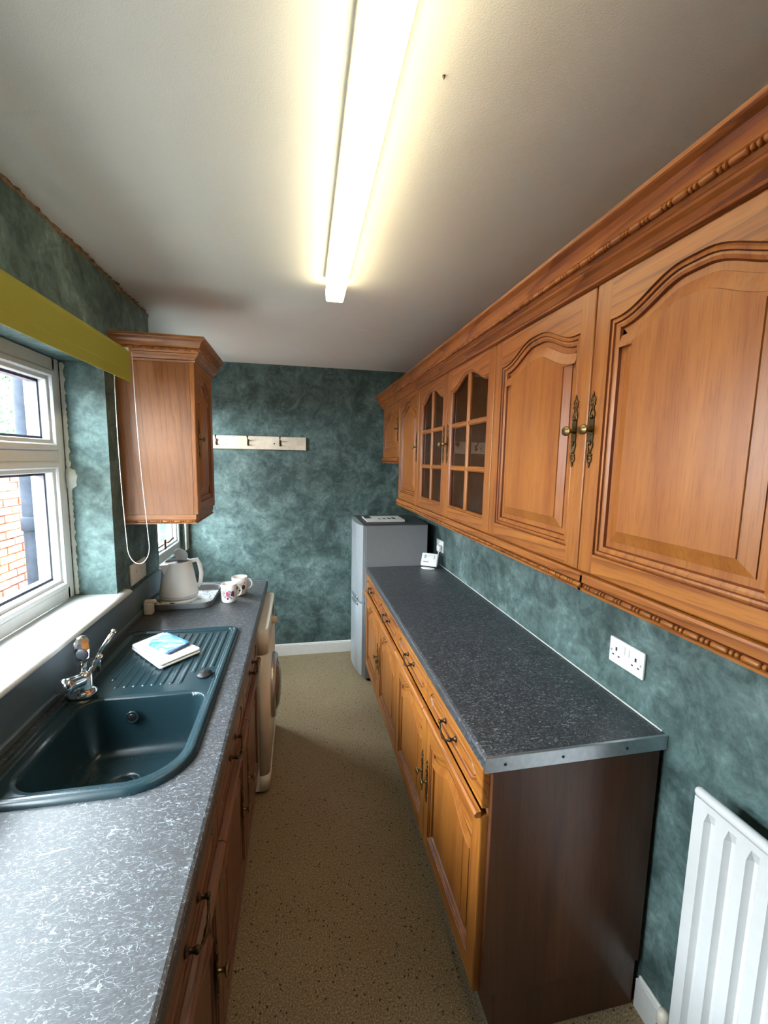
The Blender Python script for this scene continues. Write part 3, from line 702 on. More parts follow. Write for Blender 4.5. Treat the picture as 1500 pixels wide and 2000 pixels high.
# ---- sink (height field)
def rr_sdf(X, Y, x0, x1, y0, y1, r):        # r: dict per corner (near-left, near-right, far-left, far-right); >0 inside
    cx, cy = (x0+x1)/2, (y0+y1)/2; hx, hy = (x1-x0)/2, (y1-y0)/2
    R = np.where(Y < cy, np.where(X < cx, r[0], r[1]), np.where(X < cx, r[2], r[3]))
    qx = np.abs(X-cx)-hx+R; qy = np.abs(Y-cy)-hy+R
    return -(np.minimum(np.maximum(qx, qy), 0)+np.hypot(np.maximum(qx, 0), np.maximum(qy, 0))-R)
def smooth(t): t = np.clip(t, 0, 1); return t*t*(3-2*t)
def sink():
    root = thing('sink', 'dark green composite sink with ribbed drainer under the window', 'sink', ((SX0+SX1)/2, (SY0+SY1)/2, WT))
    st = .002; xs = np.linspace(SX0, SX1, 233); ys = np.linspace(SY0, SY1, 489); X, Y = np.meshgrid(xs, ys)
    RO = (.05, .14, .05, .055); D = rr_sdf(X, Y, SX0, SX1, SY0, SY1, RO)
    # snap slightly-outside vertices onto the outline
    gx = (rr_sdf(X+1e-4, Y, SX0, SX1, SY0, SY1, RO)-D)/1e-4; gy = (rr_sdf(X, Y+1e-4, SX0, SX1, SY0, SY1, RO)-D)/1e-4
    near_ = (D < st*.45)&(D > -st*1.1); X = np.where(near_, X-gx*D, X); Y = np.where(near_, Y-gy*D, Y); D = np.where(near_, 0, D)
    deck = .005
    Z = np.where(D < .014, .0145*(1-(1-D/.014)**2), 0.)
    Z = np.where(D >= .014, .0145-(.0145-deck)*smooth((D-.020)/.014), Z)
    # drainer recess + ribs
    dr = rr_sdf(X, Y, -.672, -.302, 1.452, 1.915, (.05, .05, .04, .04)); Z -= .004*smooth(dr/.012)*(D > .02)
    for k in range(13):
        xc = -.655+k*.0282; ys0 = 1.475; ys1 = 1.890
        if k == 0: ys0 = 1.575
        if k == 1: ys0 = 1.530
        if k >= 11: ys0 = 1.575
        if k == 10: ys0 = 1.545
        dy = np.maximum(np.maximum(ys0-Y, Y-ys1), 0); d = np.hypot(X-xc, dy)
        Z += .0068*smooth((.0105-d)/.0065)
    # knob boss and tap platform
    for cx, cy, r, h in ((-.329, 1.511, .038, .004), (-.690, 1.43, .052, .010)):
        d = np.hypot(X-cx, Y-cy); Z = np.where(D > .006, np.maximum(Z, deck+(h-deck*.3)*smooth((r-d)/.010)+0*Z) if True else Z, Z) if h > .004 else Z+0.004*smooth((r-d)/.008)*(D > .02)
    # bowl
    B = rr_sdf(X, Y, -.662, -.302, 1.022, 1.408, (.07, .115, .06, .05))
    t = np.clip(B/.060, 0, 1); depth = .168*(1-(1-t)**3.2)+.006*smooth((B-.05)/.1)
    rim = .004*smooth((B+.012)/.010)*(B < 0)
    Z = np.where(B > 0, deck-.004-depth, Z-rim*0.6*(D > .02))
    dd = np.hypot(X+.505, Y-1.245); Z -= .006*smooth((.045-dd)/.008)
    Z = Z+WT+.0006
    inside = D > -1e-6; ny, nx = X.shape
    idx = -np.ones(X.shape, int); idx[inside] = np.arange(inside.sum())
    q = inside[:-1, :-1]&inside[1:, :-1]&inside[:-1, 1:]&inside[1:, 1:]
    fs = np.stack([idx[:-1, :-1][q], idx[:-1, 1:][q], idx[1:, 1:][q], idx[1:, :-1][q]], 1)
    off = np.array(root.location); vs = np.stack([X[inside], Y[inside], Z[inside]], 1)-off
    me = bpy.data.meshes.new('bowl_and_drainer'); me.from_pydata(vs.tolist(), [], fs.tolist()); me.materials.append(M['sink'])
    me.polygons.foreach_set('use_smooth', np.ones(len(me.polygons), bool)); me.update()
    o = bpy.data.objects.new('bowl_and_drainer', me); COL.objects.link(o); o.parent = root
    zb = WT+deck-.004-.168-.012
    wz = G().lathe([(.042, 0), (.043, .003), (.036, .005), (.030, .003)], (-.505, 1.245, zb), n=28).build('waste_ring', M['sink'], root)
    G().lathe([(.026, .003), (.028, .008), (.024, .013), (1e-5, .015)], (-.505, 1.245, zb), n=28).build('waste_plug', M['black'], root)
    ov = G().lathe([(.019, -.004), (.0205, .004), (.015, .005), (.013, .002)], (-.520, 1.384, WT-.050), '-y', 24).build('overflow_ring', M['sink'], root)
    g = G()
    for k in range(6): a = k*PI/3; g.box(-.520+.009*math.cos(a)-.003, -.520+.009*math.cos(a)+.003, 1.376, 1.381, WT-.050+.009*math.sin(a)-.002, WT-.050+.009*math.sin(a)+.002)
    G().lathe([(.0128, 0), (.0128, .006), (.009, .008), (1e-5, .008)], (-.520, 1.386, WT-.050), '-y', 20).build('overflow_grille', M['black'], root)
    G().lathe([(.026, 0), (.027, .006), (.024, .010), (.023, .010), (.021, .013), (1e-5, .0145)], (-.329, 1.511, WT+.006), n=28).build('waste_control_knob', M['black'], root)
sink()
# ---- tap
def tap():
    r = thing('mixer_tap', 'chrome mixer tap with clear oval knob and side lever behind the bowl', 'tap', (-.690, 1.43, WT+.0145))
    c = (-.690, 1.43, WT+.0146)
    G().lathe([(.034, 0), (.034, .006), (.028, .012), (.024, .02), (.023, .05), (.019, .058), (1e-5, .062)], c, n=24).build('base', M['chrome'], r)
    G().tube([(-.690, 1.45, WT+.052), (-.692, 1.41, WT+.058), (-.697, 1.372, WT+.068), (-.6985, 1.360, WT+.0705), (-.6992, 1.355, WT+.0716), (-.6995, 1.352, WT+.0724), (-.6996, 1.350, WT+.073)], [.019, .021, .0215, .0215, .019, .012, .001], 20).build('spout', M['chrome'], r)
    G().tube([(-.690, 1.435, WT+.06), (-.690, 1.44, WT+.085), (-.688, 1.438, WT+.105)], [.010, .008, .008], 12).build('neck', M['chrome'], r)
    G().lathe([(1e-5, -.038), (.012, -.035), (.019, -.024), (.022, 0), (.020, .020), (.012, .033), (1e-5, .036)], (-.688, 1.437, WT+.135), n=12, smooth=False, sx=.8, sy=1.05).build('knob', M['chrome'], r)
    G().lathe([(.013, 0), (.015, .003), (.011, .005), (1e-5, .005)], (-.678, 1.418, WT+.130), '-y', 16).build('knob_cap', M['dark_ink'], r)
    G().tube([(-.682, 1.455, WT+.06), (-.672, 1.475, WT+.09), (-.664, 1.478, WT+.10)], .009, 10).tube([(-.675, 1.470, WT+.092), (-.655, 1.492, WT+.125), (-.640, 1.506, WT+.150)], [.006, .005, .006], 8).tube([(-.668, 1.478, WT+.100), (-.672, 1.485, WT+.05)], .005, 8).ball((-.639, 1.507, WT+.152), .0075, 8).build('lever', M['chrome'], r)
    r.scale = (1.2, 1.2, 1.2); r.location.x += .014; r.location.z += .0012
tap()
# ---- cloth and packet on the drainer
def slab(pts, z, th, r, bend=0., seg=6):
    g = G(); P = [(p[0], p[1]) for p in pts]
    def rnd(P, r):
        out = []
        for i in range(4):
            a, b, c = (Vector(P[i-1]), Vector(P[i]), Vector(P[(i+1) % 4])); u = (a-b).normalized(); v = (c-b).normalized()
            for k in range(5): t = k/4; out.append(tuple(b+u*r*(1-t)**2+v*r*t**2))
        return out
    cx = sum(p[0] for p in P)/4; cy = sum(p[1] for p in P)/4
    def ring(s, zz): return [(cx+(x-cx)*s, cy+(y-cy)*s, zz+bend*((x-cx)**2+(y-cy)**2)*40*th) for x, y in rnd(P, r)]
    rs = [ring(.94, z), ring(.99, z+th*.2), ring(1, z+th*.5), ring(.99, z+th*.8), ring(.94, z+th), ring(.5, z+th*1.06), ring(.05, z+th*1.08)]
    return g.rings(rs, cap0=True, cap1=True)
QZ = WT+.0105
cl = thing('folded_cloth', 'white folded tea cloth lying on the sink drainer', 'cloth', (-.51, 1.71, QZ))
pts = [(-.655, 1.765), (-.490, 1.565), (-.375, 1.690), (-.570, 1.880)]
slab(pts, QZ, .010, .014).build('lower_fold', M['cloth'], cl); slab([(x*.985-.008, y*.985+.027) for x, y in pts], QZ+.0102, .009, .012).build('upper_fold', M['cloth'], cl)
g = G()
for k in range(12):
    t = k/11; x = -.648+(.165)*t; y = 1.758-.197*t; g.ball((x+.002, y-.001, QZ+.006+.001*math.sin(k*2)), .0018, 6)
g.build('hem_stitches', M['pink'], cl)
pk = thing('cloth_packet', 'pale blue printed packet lying on the white folded cloth', 'packet', (-.50, 1.72, QZ+.0212))
pp = [(-.590, 1.745), (-.488, 1.640), (-.425, 1.725), (-.545, 1.842)]
slab(pp, QZ+.0206, .013, .010).build('wrapper', M['packet'], pk)
g = G(); g.tube([(-.484, 1.641, QZ+.027), (-.455, 1.680, QZ+.027), (-.427, 1.718, QZ+.027)], .0042, 6); g.build('dark_edge', M['packet_side'], pk)

# ---- washing machine
def washer():
    y0, y1, x1 = 2.020, 2.615, -.150; cy = (y0+y1)/2
    r = thing('washing_machine', 'white front-loading washing machine under the far left worktop', 'washing machine', (-.45, cy, 0))
    G().box(-.72, x1-.05, y0, y1, .02, .862, .004).build('body', M['wm'], r)
    g = G(); n = 8; R = .035
    def sec(z0, z1, ins=0.):
        P = [(x1-.05, y0+.001)]
        for k in range(n+1): a = -PI/2+PI/2*k/n; P.append((x1-R-ins+R*math.cos(a), y0+.001+R+R*math.sin(a)))
        for k in range(n+1): a = PI/2*k/n; P.append((x1-R-ins+R*math.cos(a), y1-.001-R+R*math.sin(a)))
        P.append((x1-.05, y1-.001)); return [[(x, y, z) for x, y in P] for z in (z0, z1)]
    G().rings(sec(.105, .735), cap0=True, cap1=True).build('front_panel', M['wm'], r)
    G().rings(sec(.020, .1035), cap0=True, cap1=True).build('kick_plate', M['wm'], r)
    G().rings(sec(.7365, .862), cap0=True, cap1=True).build('control_panel', M['wm'], r)
    G().lathe([(.170, -.01), (.172, .012), (.160, .026), (.148, .020), (.140, .004)], (x1, cy, .43), 'x', 48).build('door_ring', M['alu'], r)
    G().lathe([(.142, .002), (.138, .020), (.11, .038), (.06, .046), (1e-5, .048)], (x1, cy, .43), 'x', 40).build('door_glass', M['door_glass'], r)
    G().lathe([(.026, -.002), (.026, .004), (.019, .006), (.018, .024), (.015, .027), (1e-5, .027)], (x1, y0+.30, .80), 'x', 24).build('programme_knob', M['cream'], r)
    G().box(x1-.004, x1+.002, y0+.36, y0+.50, .775, .835, .001).build('display', M['black'], r)
    G().box(x1-.004, x1+.004, y0+.04, y0+.20, .755, .845, .003).build('detergent_drawer', M['wm'], r)
    for x in (-.68, -.22):
        for y in (y0+.05, y1-.05): G().lathe([(.02, 0), (.02, .012), (.012, .014), (.012, .021)], (x, y, 0), n=12).build('foot', M['black'], r)
washer()

# ---- left wall cabinet
def left_cabinet():
    y0, y1, xf = 2.070, 2.462, -.452
    u = thing('wall_cabinet', 'tall brown oak wall cabinet on the left beside the blind', 'cabinet', (XL, (y0+y1)/2, ZB), 'wall cabinets')
    carcass(u, XL+.001, xf-.021, y0+.0005, y1-.0005, ZB, ZT, M['side'], 1)
    d = make_door(TLf(xf, y0+gap, ZB), y1-y0-2*gap, ZT-ZB, u, st=.055, rise=.05)
    place('handle', HANDLE, d, (xf, y0+.055, 1.76), -PI/2)
    c = thing('cornice', 'oak cornice on top of the left wall cabinet', 'moulding', (xf, (y0+y1)/2, 2.10), 'oak cornices')
    def loop(p, z): return [(XL+.001, y0-p, z), (xf+p, y0-p, z), (xf+p, y1+p, z), (XL+.001, y1+p, z)]
    g = G(); g.rings([loop(p-.004, z) for p, z in CORN], closed=False, smooth=False)
    g.quad(*loop(.055, 2.190)); g.quad(*loop(-.034, 2.0995)); g.build('moulding', [M['oak_x']], c, fix=False)
    g = G(); bobbins(g, y0-.030, XL+.01, xf+.025, 2.1375, .0060, axis='x'); bobbins(g, xf+.030, y0-.025, y1+.025, 2.1375, .0060); g.build('bead_strip', M['oak_h'], c)
    p = thing('light_pelmet', 'short oak pelmet under the left wall cabinet', 'moulding', (xf, (y0+y1)/2, 1.3955), 'oak pelmets')
    g = G()
    def loop2(q, z): q = q-.006; return [(XL+.001, y0-q, z), (xf+q-.014, y0-q, z), (xf+q-.014, y1+q, z), (XL+.001, y1+q, z)]
    g.rings([loop2(q, z) for q, z in PEL[1:8]], closed=False, smooth=False); g.quad(*loop2(.011, 1.374)); g.quad(*loop2(.008, 1.4155)); g.build('moulding', [M['oak_x']], p, fix=False)
    g = G(); bobbins(g, y0-.002, XL+.01, xf-.012, 1.3855, .0046, axis='x'); g.build('bead_strip', M['oak_x'], p)
    # odds and ends on top of the cabinet
    b = thing('small_bottle', 'small pale blue bottle lying on top of the left cabinet', 'bottle', (-.66, 2.12, 2.1905))
    G().tube([(-.700, 2.13, 2.204), (-.665, 2.13, 2.204), (-.655, 2.13, 2.204)], [.013, .013, .007], 12).build('bottle_body', M['packet'], b)
    G().tube([(-.655, 2.13, 2.204), (-.640, 2.13, 2.204)], .008, 12).build('cap', M['plastic'], b)
    b2 = G(); b2.box(-.605, -.575, 2.10, 2.13, 2.1906, 2.202, .004, seg=2); tag(b2.build('box', M['cream']), 'tiny cream box on top of the left cabinet', 'box')
left_cabinet()

# ---- roller blind
def blind():
    x = -.660; y0, y1 = .30, 1.930; zt, zb = 2.100, 1.972
    r = thing('roller_blind', 'lime green roller blind rolled up above the sink window', 'blind', (x, (y0+y1)/2, zt))
    n = 20
    g = G(); rs = []
    prof = [(x-.004-.0008, zb+.010)]+[(x-.0008-.004*0, zb+.020)]
    pts = [(x, zb), (x+.0005, zb+.02), (x+.001, zb+.034), (x, zb+.037), (x, zt-.02)]
    for k in range(11): a = PI*.0+PI/2*k/10*1.6; pts.append((x-.026+.026*math.cos(a), zt-.02+.026*math.sin(a)))
    back = [(p[0]-.0012, p[1]) for p in pts[::-1]]
    g.rings([[(p[0], y, p[1]) for p in pts+back] for y in (y0, y1)], cap0=True, cap1=True, smooth=False); g.build('fabric', M['blind'], r)
    G().tube([(x-.028, y0, zt-.02), (x-.028, y1-.004, zt-.02)], .023, 20).build('roller_tube', M['blind'], r)
    G().box(x-.004, x-.0013, y0, y1, zb, zb+.034, .001).build('bottom_bar', M['blind'], r)
    G().box(XL+.0006, x-.004, y1-.0015, y1+.002, zt-.045, zt+.008, .001).lathe([(.02, 0), (.02, .010), (.012, .012)], (x-.028, y1+.002, zt-.02), 'y', 16).build('bracket', M['plastic'], r)
    # bead chain loop
    yc = y1+.012; P = []
    xa, xb = x-.062, x-.004; zt2 = zt-.02
    N1 = 66
    for k in range(N1): t = k/(N1-1); P.append((xa-.002+.018*0*t-.012*t+.012*t*t*2, yc, zt2-(zt2-1.30)*t))
    x_l = P[-1][0]; x_r = x-.001+.035; cx = (x_l+x_r)/2; rx = (x_r-x_l)/2
    for k in range(1, 22): a = PI+PI*k/22; P.append((cx+rx*math.cos(a), yc, 1.30+.078*math.sin(a)))
    for k in range(N1): t = k/(N1-1); P.append((x_r-.030*t-.006*math.sin(PI*t), yc, 1.30+(zt2+.012-1.30)*t))
    g = G(); g.tube(P, .0011, 5, caps=False)
    acc = 0.; last = Vector(P[0]); step = .0075
    for p in P[1:]:
        p = Vector(p); d = (p-last).length
        while acc+d >= step:
            last = last+(p-last)*((step-acc)/d); d = (p-last).length; acc = 0.; g.ball(last, .0024, 6)
        acc += d; last = p
    g.build('bead_chain', M['plastic'], r)
blind()

# ---- coat rack on the back wall
def rack():
    r = thing('coat_rack', 'chipped cream wooden board with three coat hooks on the back wall', 'coat rack', (-.33, YB, 1.80))
    g = G().box(-.705, .061, YB-.020, YB-.0005, 1.747, 1.851, .003); g.build('board', M['board'], r)
    for x in (-.628, -.392, -.145):
        y = YB-.020; g = G(); g.box(x-.007, x+.007, y-.003, y-.0002, 1.775, 1.825, .002)
        g.tube([(x, y-.002, 1.815), (x, y-.025, 1.818), (x, y-.045, 1.828), (x, y-.050, 1.842)], [.005, .004, .004, .005], 8).ball((x, y-.050, 1.845), .008, 8)
        g.tube([(x, y-.002, 1.790), (x, y-.022, 1.778), (x, y-.034, 1.782), (x, y-.038, 1.794)], [.004, .004, .004, .004], 8).ball((x, y-.038, 1.796), .006, 8)
        g.build('coat_hook', M['brass_dark'], r)
    g = G()
    for x, z, q in ((-.19, 1.795, .006), (.03, 1.792, .003), (-.50, 1.842, .003), (-.56, 1.785, .003)): g.lathe([(q, 0), (q*.7, .0006)], (x, YB-.0202, z), '-y', 8)
    g.build('paint_chips', M['brass_dark'], r)
rack()

# ---- ceiling light
def light():
    r = thing('ceiling_light', 'long lit fluorescent ceiling light with white diffuser', 'light', (.14, 1.2, H))
    x0a, x1a, ya, yb = .100, .178, .30, 1.90
    dx = .018/1.5
    def X(y, x): return x+dx*(y-.75)
    def sec(y, pr): return [(X(y, .139+p), y, z) for p, z in pr]
    body = [(-.044, H-.0005), (-.044, H-.020), (-.040, H-.022), (.040, H-.022), (.044, H-.020), (.044, H-.0005)]
    G().rings([sec(y, body) for y in (ya, yb-.05)], cap0=True, cap1=True, smooth=False).build('tray', M['lamp_body'], r)
    dif = [(-.036, H-.0225), (-.038, H-.030), (-.036, H-.066), (-.031, H-.072), (.031, H-.072), (.036, H-.066), (.038, H-.030), (.036, H-.0225)]
    G().rings([sec(y, dif) for y in (ya, 1.0, yb-.006)], cap0=True, cap1=False, smooth=False).build('diffuser', M['lamp'], r)
    G().rings([sec(y, [(p*1.01, H-.0225+(z-H+.0225)*1.01) for p, z in dif]) for y in (yb-.006, yb)], cap0=True, cap1=True, smooth=False).build('end_cap', M['lamp_body'], r)
light()

# ---- fridge freezer
def fridge():
    x0, x1, y0, y1, zt = .467, .950, 3.030, 3.548, 1.212
    r = thing('fridge_freezer', 'silver fridge freezer with grey sides at the end of the worktop', 'fridge', ((x0+x1)/2, (y0+y1)/2, 0))
    G().box(x0+.012, x1, y0, y1, .02, zt-.008, .004).build('cabinet', M['fridge_side'], r)
    G().box(x0-.008, x1+.002, y0-.002, y1+.002, zt-.0075, zt, .003).build('top_cover', M['fridge_top'], r)
    def door(za, zb, name):
        n = 14; P = []
        for k in range(n+1):
            t = k/n; y = y0+.004+(y1-y0-.008)*t; P.append((x0-.008-.045*(1-(2*t-1)**2)**.8, y))
        pts = [(x0+.010, y0+.004)]+P+[(x0+.010, y1-.004)]
        g = G(); ins = lambda s: [(x0+.010+(x-x0-.010)*s, y) for x, y in pts]
        rs = [[(x, y, z) for x, y in ins(s)] for s, z in ((.9, za), (1, za+.006), (1, zb-.006), (.9, zb))]
        g.rings(rs, cap0=True, cap1=True)
        return g.build(name, M['fridge'], r, auto=40)
    d1 = door(.622, zt-.010, 'fridge_door'); d2 = door(.045, .606, 'freezer_door')
    for d, z in ((d1, .622), (d2, .578)):
        g = G(); n = 8; P = []
        for k in range(n+1):
            t = .12+.30*k/n; y = y0+.004+(y1-y0-.008)*t; P.append((x0-.0095-.045*(1-(2*t-1)**2)**.8, y))
        g.rings([[(x, y, z), (x-.006, y, z+.006), (x-.006, y, z+.022), (x, y, z+.028)] for x, y in P], closed=True, cap0=True, cap1=True); g.build('handle_grip', M['alu'], d)
    g = G().box(x0+.0095, x0+.0125, y0+.008, y1-.008, .05, zt-.012); g.build('door_seal', M['black'], r)
    for x in (x0+.05, x1-.04):
        for y in (y0+.04, y1-.04): G().lathe([(.018, 0), (.018, .01), (.01, .012), (.01, .022)], (x, y, 0), n=12).build('foot', M['black'], r)
    pp = thing('instruction_booklet', 'white paper booklet with a dark cover strip lying on the fridge', 'booklet', (.65, 3.28, zt))
    G().box(.505, .80, 3.150, 3.400, zt+.0004, zt+.012, .001).build('pages', M['paper'], pp)
    G().box(.500, .803, 3.147, 3.403, zt+.0121, zt+.0132).build('cover', M['paper'], pp)
    g = G().box(.508, .560, 3.26, 3.395, zt+.0133, zt+.0136)
    for k in range(4): g.box(.60+.04*k, .625+.04*k, 3.20, 3.24+.02*k, zt+.0133, zt+.0135)
    g.build('printed_blocks', M['dark_ink'], pp)
fridge()

# ---- display hub, sockets
def hub():
    r = thing('smart_meter_display', 'small white tilted display standing at the far end of the right worktop', 'display', (0, 0, 0))
    g = G(); g.box(-.062, .062, -.009, .009, -.048, .048, .012, seg=3)
    g.v = [(x, y, z+.056) for x, y, z in g.v]; b = g.build('case', M['plastic'], r, auto=40)
    def strip(x0, x1, z0, z1, m, nm): return G().box(x0, x1, -.0098, -.0092, z0+.056, z1+.056).build(nm, m, b)
    strip(-.052, .052, -.030, .036, M['paper'], 'screen')
    g = G(); P = [(-.036, -.0103, .066), (-.036, -.0103, .086)]; g.tube(P, .0022, 6)
    g.tube([(-.036+.010*math.sin(PI*k/8), -.0103, .076+.010*math.cos(PI*k/8)) for k in range(9)], .0018, 6); g.build('letter_mark', M['teal_ink'], b)
    g = G()
    for k in range(4): g.box(.030, .040, -.0103, -.0099, .063+.007*k, .067+.007*k)
    g.box(-.008, .028, -.0103, -.0099, .083, .0845); g.box(-.044, -.002, -.0103, -.0099, .034, .041); g.build('print_marks', M['grey_ink'], b)
    b.rotation_euler = (-.42, 0, 0); b.location = (0, 0, .006)
    G().lathe([(.052, 0), (.054, .003), (.050, .006), (1e-5, .008)], (0, -.012, 0), n=28, sy=.55).build('stand', M['plastic'], r)
    r.location = (.916, 2.880, WT+.0006); r.rotation_euler = (0, 0, -.62)
hub()
def socket(name, label, y, z, rz, x, W=.146, Hh=.086, m='plastic', blank=False):
    r = thing(name, label, 'socket', (0, 0, 0), 'double wall sockets')
    g = G(); g.box(-W/2, W/2, -.010, -.0005, -Hh/2, Hh/2, .004, seg=2); g.build('plate', M[m], r, auto=40)
    if not blank:
        g = G()
        for s in (-1, 1):
            cx = s*.041
            g.box(cx-.0035, cx+.0035, -.0104, -.0100, .002, .014); g.box(cx-.016, cx-.0085, -.0104, -.0100, -.016, -.0115); g.box(cx+.0085, cx+.016, -.0104, -.0100, -.016, -.0115)
        g.build('pin_holes', M['black'], r)
        for cx in (-.009, .009): G().box(cx-.0065, cx+.0065, -.0125, -.010, .004, .030, .001).build('rocker_switch', M['plastic'], r)
        for s in (-1, 1): G().lathe([(.004, 0), (.0038, .0008), (.002, .001)], (s*.0625, -.010, -.001), '-y', 10).build('screw', M['alu'], r)
    else:
        for s in (-1, 1): G().lathe([(.004, 0), (.0038, .0008), (.002, .001)], (s*.06, -.010, 0), '-y', 10).build('screw', M['alu'], r)
        g = G()
        for s in (-1, 1):
            cx = s*.035; g.box(cx-.003, cx+.003, -.0104, -.0100, .0, .011)
        g.build('pin_holes', M['grey_ink'], r)
    r.location = (x, y, z); r.rotation_euler = (0, 0, rz); return r
socket('wall_socket', 'white double wall socket above the near end of the right worktop', 1.120, 1.067, -PI/2, XR)
s2 = socket('wall_socket', 'white double wall socket with a plug in beside the fridge', 2.970, 1.055, -PI/2, XR)
socket('wall_socket', 'grubby double wall socket on the dark wall left of the kettle', 2.195, 1.128, PI/2, XL, .19, .098, 'cream', True)
pg = thing('plug_and_lead', 'white plug with drooping lead in the far right wall socket', 'plug', (XR, 2.95, 1.05))
G().box(XR-.040, XR-.0135, 2.905, 2.955, 1.020, 1.068, .008, seg=2).build('plug', M['plastic'], pg)
G().tube([(XR-.03, 2.93, 1.022), (XR-.032, 2.93, .995), (XR-.045, 2.93, .962), (XR-.072, 2.92, .932), (XR-.10, 2.905, .925)], .003, 8).build('lead', M['plastic'], pg)

# ---- kettle, tray, mugs
def kettle():
    c = (-.634, 2.385, WT+.0068)
    r = thing('kettle', 'white conical kettle with its lid open standing on the grey tray', 'kettle', c)
    G().lathe([(.080, 0), (.083, .004), (.083, .012), (.078, .016), (1e-5, .017)], c, n=36).build('power_base', M['plastic'], r)
    outer = [(.076, .018), (.085, .020), (.086, .030), (.082, .06), (.074, .11), (.066, .155), (.060, .185), (.058, .192)]
    G().lathe(outer+[(.055, .193), (.053, .188), (.058, .15), (.070, .06), (.07, .03), (1e-5, .028)], c, n=40).build('jug', M['plastic'], r)
    G().lathe([(.0845, .030), (.0865, .0305), (.0865, .033), (.0845, .0335)], c, n=40).build('metal_band', M['alu'], r)
    # spout
    a = 3.95; d = Vector((math.cos(a), math.sin(a), 0)); n_ = Vector((-d.y, d.x, 0)); C = Vector(c)
    g = G(); S = lambda rr, w_, z: [tuple(C+d*(rr*.93)+n_*w_+Vector((0, 0, z))), tuple(C+d*(rr+.024*(w_ == 0)*0)+n_*0+Vector((0, 0, z))), tuple(C+d*(rr*.93)-n_*w_+Vector((0, 0, z)))]
    top = [C+d*.050+n_*.028+Vector((0, 0, .190)), C+d*.088+Vector((0, 0, .186)), C+d*.050-n_*.028+Vector((0, 0, .190))]
    bot = C+d*.068+Vector((0, 0, .135))
    g.add([tuple(p) for p in top]+[tuple(bot)], [(0, 1, 3), (1, 2, 3), (0, 2, 1), (0, 3, 2)]); g.build('spout', M['plastic'], r)
    # handle at the back right
    a = .35; d = Vector((math.cos(a), math.sin(a), 0))
    P = [C+d*.055+Vector((0, 0, .185)), C+d*.085+Vector((0, 0, .190)), C+d*.096+Vector((0, 0, .165)), C+d*.102+Vector((0, 0, .12)), C+d*.098+Vector((0, 0, .075)), C+d*.083+Vector((0, 0, .055))]
    G().tube(P, [.010, .011, .011, .010, .010, .009], 10).build('handle', M['plastic'], r)
    g = G(); g.lathe([(.048, 0), (.050, .004), (.046, .009), (.012, .012), (.010, .022), (1e-5, .024)], (0, 0, 0), n=28)
    o = g.build('lid', M['plastic'], None); o.parent = r; o.location = (.004, .040, .212); o.scale = (.7, .7, .7); o.rotation_euler = (math.radians(-72), 0, math.radians(-18));
    G().lathe([(.0535, .183), (.030, .181), (1e-5, .181)], c, n=28).build('inner_filter', M['black'], r); r.scale = (1.12, 1.12, 1.1)
    t = thing('tray', 'grey plastic tray with pale speckled base under the kettle', 'tray', (-.60, 2.42, WT))
    #
    def rrect(x0, x1, y0, y1, rad, z, n=8):
        P = []
        for (cx, cy, a0) in ((x1-rad, y0+rad, -PI/2), (x1-rad, y1-rad, 0), (x0+rad, y1-rad, PI/2), (x0+rad, y0+rad, PI)):
            for k in range(n+1): a = a0+PI/2*k/n; P.append((cx+rad*math.cos(a), cy+rad*math.sin(a), z))
        return P
    x0, x1, y0, y1 = -.744, -.440, 2.222, 2.560; z = WT+.0006
    g = G(); R = lambda i, zz, rad: rrect(x0+i, x1-i, y0+i, y1-i, rad, zz)
    g.rings([R(.012, z, .04), R(.007, z+.006, .045), R(.002, z+.030, .055), R(0, z+.032, .058), R(.002, z+.034, .056), R(.005, z+.031, .052), R(.0075, z+.010, .045), R(.012, z+.005, .04)], cap0=True); g.build('rim', M['tray'], t)
    g = G(); P = R(.012, z+.0052, .04); g.poly(P); g.build('base_print', M['tray_base'], t)
    k = thing('power_plug', 'white mains plug with three pins lying on the near side of the tray', 'plug', (-.66, 2.257, WT+.008))
    z0 = WT+.0065
    g = G().box(-.692, -.644, 2.244, 2.270, z0, z0+.026, .007, seg=2); g.build('plug_body', M['cream'], k, auto=40)
    g = G()
    for y, zz in ((2.249, .008), (2.265, .008), (2.257, .020)): g.box(-.645, -.623, y-.003, y+.003, z0+zz-.002, z0+zz+.002)
    g.build('pins', M['brass_dark'], k)
    G().tube([(-.690, 2.257, z0+.013), (-.706, 2.262, z0+.026), (-.718, 2.272, z0+.030), (-.723, 2.285, z0+.026), (-.725, 2.300, z0+.016)], .0035, 8).build('lead', M['cream'], k)
    a2 = thing('cream_adaptor', 'cream plug-in adaptor propped between the tray and the upstand', 'adaptor', (-.725, 2.192, WT))
    g = G().box(-.742, -.702, 2.172, 2.212, WT+.0005, WT+.060, .008, seg=2).box(-.740, -.690, 2.177, 2.207, WT+.056, WT+.072, .006, seg=2); g.build('adaptor_body', M['cream'], a2, auto=40)
kettle()
def mug(c, ang, R, Hh, label):
    r = thing('mug', label, 'mug', c, 'mugs beside the tray')
    G().lathe([(R*.80, 0), (R*.86, .003), (R*.93, .012), (R*.97, Hh*.6), (R, Hh-.003), (R-.001, Hh), (R-.0035, Hh-.002), (R*.94-.003, Hh*.5), (R*.88, .010), (1e-5, .007)], c, n=32).build('cup', M['china'], r)
    d = Vector((math.cos(ang), math.sin(ang), 0)); C = Vector(c); P = []
    for k in range(13):
        a = PI*.5-PI*k/12; P.append(C+d*(R*.95+.026*max(0, math.cos(a))**.8)+Vector((0, 0, Hh*.54+Hh*.30*math.sin(a))))
    G().tube(P, .0048, 8).build('handle', M['china'], r)
    return r
